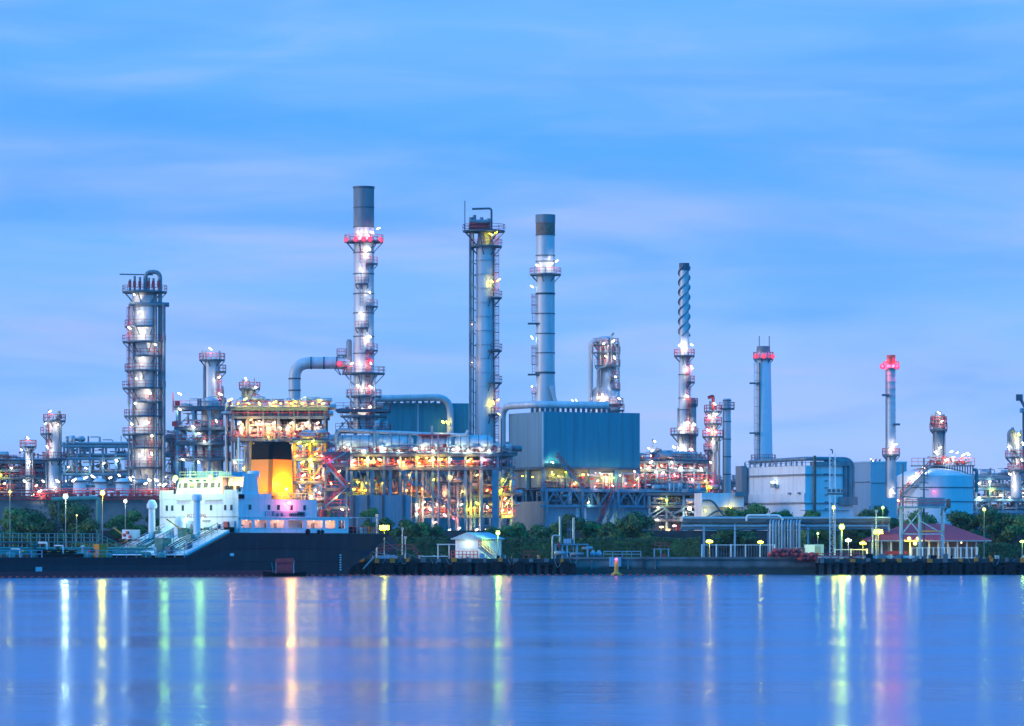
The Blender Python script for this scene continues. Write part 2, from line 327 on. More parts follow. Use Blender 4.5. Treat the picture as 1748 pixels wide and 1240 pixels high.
def flood(parent, loc, col='white', power=450, tilt=None, size=1.0, name='floodlight', rnd=random.Random(5)):
    """a linear floodlight fixture: glowing tube on a stub bracket, with its light"""
    tilt = rnd.choice((-35, 35, 30, -28, 60)) if tilt is None else tilt
    key = col
    if key not in FL_MESH:
        m = MB(); m.tube([(-.42, 0, 0), (-.32, 0, 0), (.32, 0, 0), (.42, 0, 0)], [.08, .16, .16, .08], 8)
        o = m.build(name, 'lit_' + col, parent); FL_MESH[key] = o.data
    else:
        o = bpy.data.objects.new(name, FL_MESH[key]); COL.objects.link(o); o.parent = parent
    vr = rnd.uniform(.55, 1.25)
    o.location = loc; o.rotation_euler = (0, R(tilt), 0); o.scale = (size * .9 * vr, size * .85, size * .85 * (.7 + .3 * vr))
    if power:                              # reflector floodlight: throws most of its light back onto the plant
        ld = bpy.data.lights.new('lamp_light', 'SPOT'); ld.energy = power * FW * vr; ld.color = LC[col]; ld.shadow_soft_size = .3
        ld.spot_size = R(150); ld.spot_blend = .8; so = bpy.data.objects.new('lamp_light', ld); COL.objects.link(so); so.parent = parent
        so.location = (loc[0], loc[1] - .3, loc[2] - .1); so.rotation_euler = (R(80), 0, -parent.rotation_euler.z)
        if col in ('yellow', 'orange', 'warm', 'pink', 'amber', 'coral', 'red'): light(parent, (loc[0], loc[1] - .4, loc[2]), col, power * (.4 if col in ('orange', 'amber') else .18), .3)
    return o
def railing(parent, pts, h=1.25, step=1.6, m='rail', closed=False, th=.085, name='railing'):
    mb = MB(); P = [Vector(p) for p in pts]
    segs = list(zip(P[:-1], P[1:])) + ([(P[-1], P[0])] if closed else [])
    for a, b in segs:
        for f in (.5, 1.0): mb.beam(a + Vector((0, 0, h * f)), b + Vector((0, 0, h * f)), th)
        n = max(1, int((b - a).length / step))
        for k in range(n): p = a + (b - a) * (k / n); mb.beam(p, p + Vector((0, 0, h)), th)
    if not closed: mb.beam(P[-1], P[-1] + Vector((0, 0, h)), th)
    return mb.build(name, m, parent)
def platform(t, cx, cy, z, r0, r1, a0=0, a1=360, rail='rail', th=.35, brackets=True):
    mb = MB().ring(cx, cy, z - th, z, r0, r1, a0, a1)
    if brackets:
        n = max(2, int((a1 - a0) / 50))
        for k in range(n + (a1 - a0 < 359)):
            a = R(a0 + (a1 - a0) * k / n); mb.beam((cx + r0 * math.cos(a), cy + r0 * math.sin(a), z - th - (r1 - r0)), (cx + r1 * .97 * math.cos(a), cy + r1 * .97 * math.sin(a), z - th), .16)
    p = mb.build('platform', 'steel', t.o)
    if rail:
        n = max(4, int((a1 - a0) / 22)); pts = [(cx + r1 * math.cos(R(a0 + (a1 - a0) * k / n)), cy + r1 * math.sin(R(a0 + (a1 - a0) * k / n)), z) for k in range(n + 1)]
        railing(p, pts, m=rail, step=1.3)
    return p
def ladder(t, x, y, z0, z1, m='rail', cage=True, wd=.6):
    mb = MB()
    for sx in (-wd / 2, wd / 2): mb.beam((x + sx, y, z0), (x + sx, y, z1), .09)
    z = z0
    while z < z1: mb.beam((x - wd / 2, y, z), (x + wd / 2, y, z), .06); z += .7
    if cage:
        z = z0 + 2.2
        while z < z1: mb.ring(x, y - .4, z, z + .1, .5, .56, 0, 360, 8); z += 1.8
        for a in (200, 270, 340): mb.beam((x + .53 * math.cos(R(a)), y - .4 + .53 * math.sin(R(a)), z0 + 2.2), (x + .53 * math.cos(R(a)), y - .4 + .53 * math.sin(R(a)), z1), .06)
    return mb.build('ladder', m, t.o)
def shell(t, prof, m='clad', name='shell', cx=0, cy=0, seg=28, rings=0):
    """profile in photograph units (height line, radius) from top to bottom"""
    pr = [(t.L(r), t.z(py)) for py, r in prof][::-1]
    o = MB().lathe(cx, cy, pr, seg).build(name, m, t.o)
    return o
def bands(t, pys, r, m='steel', cx=0, cy=0, h=.3):
    for py in pys: MB().ring(cx, cy, t.z(py) - h / 2, t.z(py) + h / 2, t.L(r) - .02, t.L(r) + .12, 0, 360, 28).build('stiffener_ring', m, t.o)
def vpipe(t, px, py0, py1, r, cy=-.5, m='pipe', name='pipe'):
    return MB().tube([(t.x(px), cy, t.z(py1)), (t.x(px), cy, t.z(py0))], t.L(r), 8).build(name, m, t.o)
def pipe_path(t, pts, r, rad, m='pipe', name='pipe', cap=True, seg=12):
    return MB().tube(elbow(pts, rad), r, seg, cap).build(name, m, t.o)
def lamp_at(t, px, py, col='white', power=450, front=0.0, tilt=None, size=1.0):
    flood(t.o, (t.x(px), front, t.z(py)), col, power, tilt, size)
def clutter(t, x0, x1, y0, y1, z0, z1, n, seed, red=.35):
    """tangle of process piping between two decks: silver pipework, red valves, pale drums; a dense tangle is one uncountable mass"""
    rn = random.Random(seed); mass = n > 45; pa, vb = MB(), MB()
    for i in range(n):
        a, b, c = (pa, vb, MB()) if mass else (MB(), MB(), MB())
        x = rn.uniform(x0, x1); y = rn.uniform(y0, y1); z = rn.uniform(z0, z1); k = rn.random()
        if k < .34:
            l = rn.uniform(.3, 1) * (z1 - z0); zz = rn.uniform(z0, max(z0 + .01, z1 - l)); a.tube([(x, y, zz), (x, y, zz + l)], rn.uniform(.07, .24), 6)
        elif k < .62:
            l = rn.uniform(1.0, min(6, (x1 - x0) * .6)); xx = rn.uniform(x0, x1 - l); a.tube(elbow([(xx, y, z), (xx + l, y, z), (xx + l, y, z0)], .4, 3), rn.uniform(.07, .2), 6)
        elif k < .62 + red * .5:
            b.box((x, y, z), (rn.uniform(.25, .8), rn.uniform(.25, .6), rn.uniform(.2, .6)))
            b.ring(x, y - .5, z, z + .1, .15, .3, 0, 360, 8); b.beam((x, y - .4, z), (x, y, z), .1)
        elif k < .93: r = rn.uniform(.3, .7); l = rn.uniform(1.2, 3); a.tube([(x, y, z), (x + .15, y, z), (x + l, y, z), (x + l + .15, y, z)], [r * .5, r, r, r * .5], 10)
        else: r = rn.uniform(.3, .65); c.lathe(x, y, [(r * .4, z0), (r, z0 + .2), (r, min(z1, z0 + 2.4)), (r * .4, min(z1, z0 + 2.7))], 10)
        if not mass:
            if a.v: a.build('process_pipe', 'pipe' if i % 3 else 'pipe_dark', t.o)
            if b.v: b.build('valve', 'red', t.o)
        if c.v: c.build('drum', 'clad', t.o)
    if mass:
        if pa.v: pa.build('pipework', 'pipe', t.o)['kind'] = 'stuff'
        if vb.v: vb.build('valves', 'red', t.o)['kind'] = 'stuff'
def rack(t, x0, x1, y0, y1, zs, nb, ztop=None, zbot=0, post=.45, rails=True, npipe=4, clut=0, seed=1, brace=True, m='steel_blue', deck=True, railm='rail', skipfirst=False):
    """open steel structure: posts, decks with beams and railings, bracing, pipe runs"""
    rn = random.Random(seed); ztop = ztop or zs[0]
    for i in range(nb + 1):
        x = x0 + (x1 - x0) * i / nb
        for y in (y0, y1): MB().bb(x - post / 2, x + post / 2, y - post / 2, y + post / 2, zbot, ztop).build('post', m, t.o)
    for j, z in enumerate(zs):
        mb = MB()
        for y in (y0 - .26, y1 + .26): mb.bb(x0 - .6, x1 + .6, y - .13, y + .13, z - .55, z)
        for i in range(nb + 1): x = x0 + (x1 - x0) * i / nb; mb.bb(x - .13, x + .13, y0 + .3, y1 - .3, z - .5, z - .05)
        if deck: mb.bb(x0 - .6, x1 + .6, y0 - .1, y1 + .1, z + .004, z + .09)
        p = mb.build('deck', 'steel' if deck else m, t.o)
        if rails: railing(p, [(x0 - .6, y0 - .3, z + .09), (x1 + .6, y0 - .3, z + .09), (x1 + .6, y1 + .3, z + .09)], m=railm, step=1.5)
        for k in range(npipe):
            r = rn.uniform(.1, .32); y = y0 + (y1 - y0) * (k + .5) / npipe; zz = z + .15 + r
            MB().tube([(x0 - rn.uniform(0, 1), y, zz), (x1 + rn.uniform(0, 1), y, zz)], r, 8).build('pipe', rn.choice(('pipe', 'pipe', 'pipe_dark')), t.o)
        if clut:
            top = zs[j - 1] - .6 if j else z + 2.0
            clutter(t, x0, x1, y0 + .3, y1 - .3, z + .1, max(z + 1.2, top), clut, seed * 31 + j)
    if brace:
        zz = sorted(zs) ; lo = zbot
        for z in zz:
            i = rn.randrange(nb); xa = x0 + (x1 - x0) * i / nb; xb = x0 + (x1 - x0) * (i + 1) / nb
            MB().beam((xa, y0 - .02, lo), (xb, y0 - .02, z - .6), .2).build('brace', m, t.o); lo = z
def stairs(t, a, b, wd=1.0, m='rail', tread='steel_blue'):
    a, b = Vector(a), Vector(b); mb = MB()
    for dy in (-wd / 2, wd / 2): mb.beam(a + Vector((0, dy, 0)), b + Vector((0, dy, 0)), .12, .3)
    n = int((b - a).length / .55)
    for i in range(n): mb.box(a + (b - a) * (i / n), (.35, wd, .07))
    s = mb.build('stair', tread, t.o)
    r = MB()
    for dy in (-wd / 2, wd / 2):
        for h in (.6, 1.2): r.beam(a + Vector((0, dy, h)), b + Vector((0, dy, h)), .09)
        for i in range(0, n, 3): p = a + (b - a) * (i / n) + Vector((0, dy, 0)); r.beam(p, p + Vector((0, 0, 1.2)), .08)
    r.build('handrail', m, s); return s

# ------------------------------------------------------------------ setting: water and land
tag(MB().add([(-4000, -300, 0), (4000, -300, 0), (4000, 768, 0), (-4000, 768, 0)], [(0, 1, 2, 3)]).build('river_water', 'water'), kind='structure')
tag(MB().add([(-4000, 767.5, GZ), (4000, 767.5, GZ), (4000, 9000, GZ), (-4000, 9000, GZ)], [(0, 1, 2, 3)]).build('ground', 'ground'), kind='structure')

# ------------------------------------------------------------------ tall stacks and columns
def stack_left():
    t = Th('chimney_stack', 'tallest grey stack with a dark crown and a ring of red lamps', 'chimney', 621, 900)
    shell(t, [(320, 17.3), (390, 17.3), (560, 17.3), (640, 17.6), (735, 19)])
    MB().lathe(0, 0, [(t.L(17.7), t.z(388)), (t.L(17.7), t.z(319.4))], 28).build('crown', 'soot', t.o)
    bands(t, [355, 388, 432, 468, 502, 535, 575, 604], 17.3, h=.22); bands(t, [320.5], 17.7, h=.4)
    r = t.L(17.3)
    platform(t, 0, 0, t.z(412), r, t.L(33))
    for px in (592, 608, 622, 633, 650):
        a = math.acos(max(-1, min(1, (px - 621) / 31))); y = -t.L(31) * math.sin(a)
        MB().ball((t.x(px), y - .1, t.z(411)), .55, 10).build('beacon_lamp', 'globe_red', t.o); light(t.o, (t.x(px), y - .5, t.z(411)), 'red', 350)
    for px, py in ((612, 399), (636, 399), (626, 430)): lamp_at(t, px, py, 'white', 420, -r - 1.1)
    lamp_at(t, 646, 391, 'white', 300, -1)
    for i, py in enumerate((450, 485, 523, 560, 598)):
        a0 = -75 if i % 2 == 0 else -125; platform(t, 0, 0, t.z(py), r, t.L(24), a0, a0 + (72 if i % 2 == 0 else 55))
        lx, ly = (632, py - 22) if i % 2 == 0 else (616, py - 24)
        lamp_at(t, lx, ly, 'white', 480, -r - 1.3, 35 if i % 2 == 0 else -30)
        ladder(t, t.x(628 if i % 2 else 618), -r - .8, t.z(py), t.z(py - 37), cage=False)
    ladder(t, t.x(629), -r - .6, t.z(735), t.z(600))
    for py, ro in ((637, 36), (676, 30), (710, 40)):
        platform(t, 0, 0, t.z(py), r, t.L(ro))
    for px, py in ((602, 622), (634, 622), (612, 660), (634, 662), (605, 700), (633, 696), (620, 700)): lamp_at(t, px, py, 'white', 520, -r - 1.6)
    for px, py in ((580, 622), (633, 618)):
        MB().ball((t.x(px), -t.L(20), t.z(py)), .6, 10).build('beacon_lamp', 'globe_red', t.o); light(t.o, (t.x(px), -t.L(20) - .5, t.z(py)), 'red', 300)
    for px in (599, 612, 640): vpipe(t, px, 640, 740, 1.6, -r - .3)
    MB().lathe(t.x(596), -.5, [(t.L(5), t.z(640)), (t.L(5), t.z(584)), (t.L(3), t.z(580))], 12).build('riser', 'clad_dark', t.o)
    # skirt structure at the foot
    rack(t, -t.L(42), t.L(40), -4, 4, [t.z(735), t.z(700)], 3, zbot=0, clut=14, seed=4, npipe=1)
def duct_elbow():
    t = Th('flue_duct', 'silver elbow duct running level into the tallest stack and turning down on its left', 'duct', 503, 900)
    pts = [(0, 0, t.z(760)), (0, 0, t.z(620)), (t.x(598), 0, t.z(620))]
    MB().tube(elbow(pts, t.L(26), 6), t.L(10), 20).build('duct', 'clad', t.o)
    for px in (530, 552, 574): MB().tube([(t.x(px), 0, t.z(620)), (t.x(px) + .3, 0, t.z(620))], t.L(10.8), 20).build('flange', 'steel', t.o)
    for py in (648, 668): MB().ring(0, 0, t.z(py), t.z(py) + .3, t.L(9), t.L(10.8), 0, 360, 20).build('flange', 'steel', t.o)
    platform(t, t.x(583), 0, t.z(628), .3, t.L(12), 180, 360); platform(t, t.x(583), 0, t.z(606), .3, t.L(8), 180, 360)
def column_left():
    t = Th('distillation_column', 'broad fractionating column with an arched pipe on top and eleven ringed platforms, standing left of the ship', 'column', 247, 900)
    r = t.L(21.5)
    shell(t, [(505, 21.5), (798, 21.5), (803, 16), (850, 16)])
    MB().lathe(0, 0, [(r, t.z(505)), (r * .9, t.z(500)), (r * .5, t.z(496)), (.1, t.z(495))], 24).build('domed_head', 'clad', t.o)
    platform(t, t.x(247), 0, t.z(498), r * .7, t.L(38)); 
    bm = MB().tube([(t.x(224), -r - .6, t.z(521)), (t.x(289), -r * .4, t.z(521))], t.L(4), 10); bm.build('header_pipe', 'pipe_dark', t.o)
    pipe_path(t, [(t.x(249), -1, t.z(497)), (t.x(249), -1, t.z(465)), (t.x(274), -1, t.z(465)), (t.x(274), -1, t.z(850))], t.L(3.6), 1.4, 'clad_dark', 'vapour_pipe')
    for px, rr in ((281, 3), (267, 2.2), (229, 1.6), (222, 1.4)): vpipe(t, px, 520, 850, rr, -r * .75, 'pipe_dark')
    for px in (223, 231, 240, 255, 263, 272):
        MB().tube([(t.x(px), -1.5, t.z(498)), (t.x(px), -1.5, t.z(472 + (px % 7)))], .25, 6).build('vent_pipe', 'pipe_dark', t.o)
        MB().box((t.x(px), -1.8, t.z(486)), (.6, .5, 1.2)).build('relief_valve', 'red', t.o)
    MB().beam((t.x(205), -1, t.z(469)), (t.x(262), -1, t.z(470)), .25).build('davit', 'steel', t.o)
    spec = [(557, 34, 150, 300), (583, 38, 140, 345), (607, 33, 240, 375), (632, 34, 145, 330), (662, 38, 140, 345), (686, 33, 235, 375),
            (710, 35, 145, 350), (741, 38, 140, 340), (764, 33, 225, 375), (798, 34, 150, 370)]
    for py, ro, a0, a1 in spec: platform(t, 0, 0, t.z(py), r, t.L(ro), a0, a1)
    for px, py in ((232, 505), (240, 535), (248, 566), (224, 562), (268, 590), (243, 615), (236, 648), (258, 672), (234, 690), (255, 722), (228, 725), (262, 745), (241, 778), (262, 776), (230, 815), (258, 820), (275, 828)):
        lamp_at(t, px, py, 'white', 560, -r - 1.5)
    ladder(t, t.x(222), -r * .6, t.z(690), t.z(525)); ladder(t, t.x(258), -r - .5, t.z(798), t.z(700), cage=False)
    clutter(t, -r * 1.5, r * 1.6, -5, 4, 0, t.z(800), 34, 77)
def column_simple(name, label, px, Y, prof, plats, lamps, pipes=(), top=(), seed=1, m='clad', cat='column', ladders=(), clut=0, group=None):
    t = Th(name, label, cat, px, Y, group=group)
    shell(t, prof, m)
    py, r0 = prof[0]; r = t.L(r0)
    MB().ball((0, 0, t.z(py)), r, 16, .5, True).build('domed_head', m, t.o)
    rr = t.L(max(b for a, b in prof))
    for p in plats:
        py, ro = p[0], p[1]; a0, a1 = (p[2], p[3]) if len(p) > 2 else (0, 360)
        platform(t, 0, 0, t.z(py), r, t.L(ro), a0, a1)
    for l in lamps: lamp_at(t, l[0], l[1], l[2] if len(l) > 2 else 'white', l[3] if len(l) > 3 else 420, -rr - 1.2)
    for q in pipes: vpipe(t, q[0], q[1], q[2], q[3], -r * .6, q[4] if len(q) > 4 else 'pipe_dark')
    for q in top: MB().tube([(t.x(q[0]), -.4, t.z(q[1])), (t.x(q[0]), -.4, t.z(q[2]))], q[3], 6).build('vent_pipe', 'pipe_dark', t.o)
    for q in ladders: ladder(t, t.x(q[0]), -r * .75, t.z(q[2]), t.z(q[1]))
    if clut: clutter(t, -rr * 2.2, rr * 2.2, -4, 3, 0, t.z(835), clut, seed)
    return t
def columns():
    column_simple('process_column', 'slim short column with a railed top, farthest left in the plant', 48, 905, [(764, 4.5), (850, 4.5)], [(762, 14), (812, 13)],
                  [(49, 748), (38, 768), (51, 790), (44, 822)], [(56, 765, 850, 1.4)], [(44, 763, 746, .15)], clut=24)
    t = column_simple('process_column', 'mid-height grey column with a balcony on its left side, second from the left', 93, 905, [(718, 11), (850, 11)], [(718, 19), (740, 24, 150, 250), (783, 20)],
                      [(88, 703), (80, 724), (83, 764), (101, 726), (76, 822), (96, 832)], [(104, 722, 850, 2.2), (80, 725, 850, 1.5)], [(84, 718, 700, .2), (101, 716, 702, .35)], ladders=[(86, 725, 783)], clut=26)
    MB().ring(t.x(101), -1, t.z(716), t.z(709), .2, t.L(6)).build('cooler_head', 'pipe_dark', t.o)
    t = column_simple('process_column', 'slender column rising behind a blue steel frame with a white lamp on its crown', 362, 885, [(617, 13), (680, 13), (690, 16), (810, 16)],
                      [(614, 22), (634, 24, -60, 60), (676, 20, -70, 70)], [(361, 597, 'white', 600), (376, 645), (378, 674), (352, 700), (366, 715), (340, 740), (372, 750), (360, 800)],
                      [(349, 625, 800, 2), (354, 640, 800, 1.2), (380, 660, 810, 2)], [(346, 614, 598, .16), (352, 614, 600, .16), (375, 614, 599, .16)], ladders=[(376, 640, 700)])
    t.o.location.y += 0
    MB().lathe(0, -2.5, [(t.L(17), t.z(800)), (t.L(17), t.z(692)), (t.L(13), t.z(682)), (t.L(5), t.z(678)), (.1, t.z(677))], 20).build('vessel', 'clad', t.o)
    column_simple('process_column', 'stubby dark column with red railings above the tiered steel structure', 426, 915, [(664, 10.5), (760, 10.5)], [(663, 18), (684, 17, -60, 60)],
                  [(421, 648), (438, 662), (443, 684, 'yellow'), (414, 684, 'yellow')], [(414, 667, 760, 1.6)], [(415, 663, 648, .2), (424, 663, 650, .3), (434, 663, 646, .12)], m='clad_dark')
def column_mid():
    t = Th('distillation_column', 'tall ribbed column with a davit and antenna on top and a caged red ladder on its right', 'column', 828, 905)
    r = t.L(16)
    shell(t, [(420, 15.5), (590, 16), (690, 17.5), (760, 17.5)], 'clad')
    MB().lathe(0, 0, [(t.L(15.5), t.z(420)), (t.L(13), t.z(410)), (t.L(12), t.z(396))], 20).build('domed_head', 'clad_dark', t.o)
    bands(t, list(range(445, 750, 24)), 16.4, 'pipe', h=.16)
    for px, rr in ((803, 2.4), (808, 1.6), (815, 3.0)): vpipe(t, px, 395 if px < 810 else 455, 760, rr, -r * .4, 'pipe_dark' if px < 810 else 'pipe')
    for py in range(425, 750, 20): MB().beam((t.x(802), -r * .4, t.z(py)), (t.x(816), -r * .2, t.z(py + 9)), .16).build('pipe_support', 'steel', t.o)
    platform(t, t.x(826), 0, t.z(394), r * .5, t.L(36)); platform(t, t.x(829), 0, t.z(420), r * .9, t.L(28))
    for px, h in ((804, 372), (810, 368), (816, 376), (822, 372), (828, 378), (834, 374)):
        MB().tube([(t.x(px), -1, t.z(393)), (t.x(px), -1, t.z(h))], .38, 6).build('vent_pipe', 'pipe_dark', t.o)
        MB().box((t.x(px), -1.6, t.z(386)), (.7, .6, 1.4)).build('relief_valve', 'clad_dark' if px % 3 else 'red', t.o)
    MB().tube([(t.x(804), -2, t.z(380)), (t.x(832), -2, t.z(380))], .45, 8).build('manifold', 'pipe_dark', t.o)
    MB().tube(elbow([(t.x(839), 0, t.z(394)), (t.x(839), 0, t.z(356)), (t.x(806), 0, t.z(357))], .6, 3), .22, 6).build('davit', 'steel', t.o)
    MB().tube([(t.x(793.5), 0, t.z(395)), (t.x(793.5), 0, t.z(343))], .1, 5).build('antenna', 'steel', t.o)
    ladder(t, t.x(848), -r * .5, t.z(760), t.z(400)); vpipe(t, 843, 425, 760, 1.5, -r * .5, 'pipe_dark')
    for py in (508, 598, 653): platform(t, 0, 0, t.z(py), r, t.L(29), -70, 30)
    for px, py in ((847, 399), (838, 402), (840, 482), (851, 480), (842, 688), (850, 684)): lamp_at(t, px, py, 'yellow', 260, -r - 1.0)
    platform(t, 0, 0, t.z(707), r, t.L(31), -70, 40)
    for py in (555, 620): lamp_at(t, 806, py, 'warm', 60, -r - .4, size=.5)
def stack_mid():
    t = Th('chimney_stack', 'plain banded grey stack with a rusty crown standing over the blue-green box', 'chimney', 931, 940)
    r = t.L(16)
    shell(t, [(368, 16), (650, 16), (690, 19), (745, 23)])
    MB().ring(0, 0, t.z(402), t.z(381), r - .05, r + .06, 0, 360, 28).build('rust_band', 'rust', t.o)
    MB().lathe(0, 0, [(r + .12, t.z(381)), (r + .12, t.z(367))], 28).build('crown', 'soot', t.o)
    bands(t, [402, 437, 447, 502, 536, 570, 603, 636], 16, 'steel', h=.2); bands(t, [502, 637], 16, 'steel', h=.4)
    platform(t, 0, 0, t.z(468), r, t.L(26.5), rail='rail')
    for px, py in ((942, 452), (950, 448), (917, 455)): lamp_at(t, px, py, 'white', 420, -r - 1.3)
    lx = t.x(911)
    for a, b in ((502, 553), (590, 640), (660, 690)):
        ladder(t, lx, -.5, t.z(b), t.z(a)); MB().box((lx, -.5, t.z(b)), (2.6, 2.4, .3)).build('landing', 'steel', t.o)
    for py in (490, 577, 660): lamp_at(t, 908, py, 'cool', 260, -.9)
    MB().beam((t.x(940), -r, t.z(660)), (t.x(952), -r, t.z(700)), .9).build('strut', 'clad', t.o)
    t2 = Th('distillation_column', 'squat column group with a looped silver pipe standing behind the blue-green box', 'column', 1034, 955)
    shell(t2, [(580, 15), (660, 16), (668, 24), (740, 24)], 'pipe')
    MB().ball((0, 0, t2.z(580)), t2.L(15), 16, .4, True).build('domed_head', 'clad', t2.o)
    MB().lathe(0, 0, [(t2.L(26), t2.z(690)), (t2.L(26), t2.z(680)), (t2.L(17), t2.z(664))], 20).build('cone', 'clad', t2.o)
    pipe_path(t2, [(t2.x(1008), -1, t2.z(740)), (t2.x(1008), -1, t2.z(582)), (t2.x(1030), -1, t2.z(582))], t2.L(4.2), 2.2, 'clad', 'vapour_pipe')
    pipe_path(t2, [(t2.x(1019), -3, t2.z(700)), (t2.x(1019), -3, t2.z(630)), (t2.x(1036), -3, t2.z(627)), (t2.x(1038), -3, t2.z(590))], t2.L(2), 1.2, 'pipe', 'reflux_pipe')
    pipe_path(t2, [(t2.x(1043), -3.4, t2.z(622)), (t2.x(1043), -3.4, t2.z(575)), (t2.x(1047), -3.4, t2.z(570))], t2.L(1.6), .8, 'pipe_dark', 'vent_pipe')
    pipe_path(t2, [(t2.x(1052), -2, t2.z(640)), (t2.x(1052), -2, t2.z(592)), (t2.x(1040), -2, t2.z(580))], t2.L(1.6), 1, 'pipe', 'pipe')
    for px in (1023, 1028, 1049, 1056): vpipe(t2, px, 585, 665, 1.3, -t2.L(15), 'pipe_dark')
    for py, ro, a0, a1 in ((588, 22, 0, 360), (602, 25, -150, 60), (624, 25, -140, 60), (644, 24, -60, 60), (664, 25, -60, 60), (690, 30, -80, 40), (700, 32, -70, 40)): platform(t2, 0, 0, t2.z(py), t2.L(15), t2.L(ro), a0, a1)
    for px, py in ((1030, 588), (1046, 584), (1033, 610), (1048, 612), (1028, 676), (1022, 680), (1056, 682), (1050, 645)): lamp_at(t2, px, py, 'warm' if px in (1028, 1022, 1033) else 'white', 260, -t2.L(25) - 1)
    lamp_at(t2, 977, 684, 'cool', 200, -1); lamp_at(t2, 984, 685, 'cool', 0, -1)
def stack_strake():
    t = Th('flare_stack', 'slender stack with helical strakes wound round its upper half', 'chimney', 1168, 930)
    r = t.L(8)
    shell(t, [(450, 8), (610, 8), (620, 9), (790, 10.5)])
    MB().lathe(0, 0, [(r + .1, t.z(462)), (r + .1, t.z(449.5))], 24).build('crown', 'steel', t.o)
    z0, z1 = t.z(574), t.z(455); pitch = t.L(50)
    for k in range(3):
        mb = MB(); n = 90; pts = []
        for i in range(n + 1):
            z = z0 + (z1 - z0) * i / n; a = 2 * math.pi * ((z - z0) / pitch + k / 3); pts.append((a, z))
        vs = []; fs = []
        for a, z in pts:
            for rr, dz in ((r - .05, -.12), (r + .36, -.08), (r + .36, .08), (r - .05, .12)): vs.append((rr * math.cos(a), rr * math.sin(a), z + dz))
        for i in range(n):
            o = i * 4; fs += [(o, o + 1, o + 5, o + 4), (o + 1, o + 2, o + 6, o + 5), (o + 2, o + 3, o + 7, o + 6)]
        mb.add(vs, fs); mb.build('helical_strake', 'clad_dark', t.o)
    platform(t, 0, 0, t.z(607), r, t.L(17.5))
    for px, py in ((1160, 590), (1166, 591), (1180, 590), (1180, 628), (1171, 632), (1172, 677), (1160, 732), (1174, 722), (1150, 764), (1160, 768), (1179, 768), (1184, 725)): lamp_at(t, px, py, 'white', 420, -t.L(11) - 1)
    platform(t, 0, 0, t.z(652), r, t.L(18), -60, 50); platform(t, 0, 0, t.z(741), r, t.L(24), 0, 360); platform(t, t.x(1170), 0, t.z(789), r, t.L(28))
    MB().lathe(t.x(1182), -.5, [(t.L(6.5), t.z(800)), (t.L(6.5), t.z(684)), (t.L(4), t.z(681))], 16).build('side_vessel', 'clad_dark', t.o)
    platform(t, t.x(1182), -.5, t.z(690), .2, t.L(9)); vpipe(t, 1157, 697, 790, 1.4); vpipe(t, 1175, 610, 700, 1.2)
    ladder(t, t.x(1175), -r - .5, t.z(740), t.z(610)); ladder(t, t.x(1180), -r - 1.4, t.z(789), t.z(741))
    bands(t, [640, 680, 700], 9.5, h=.2)
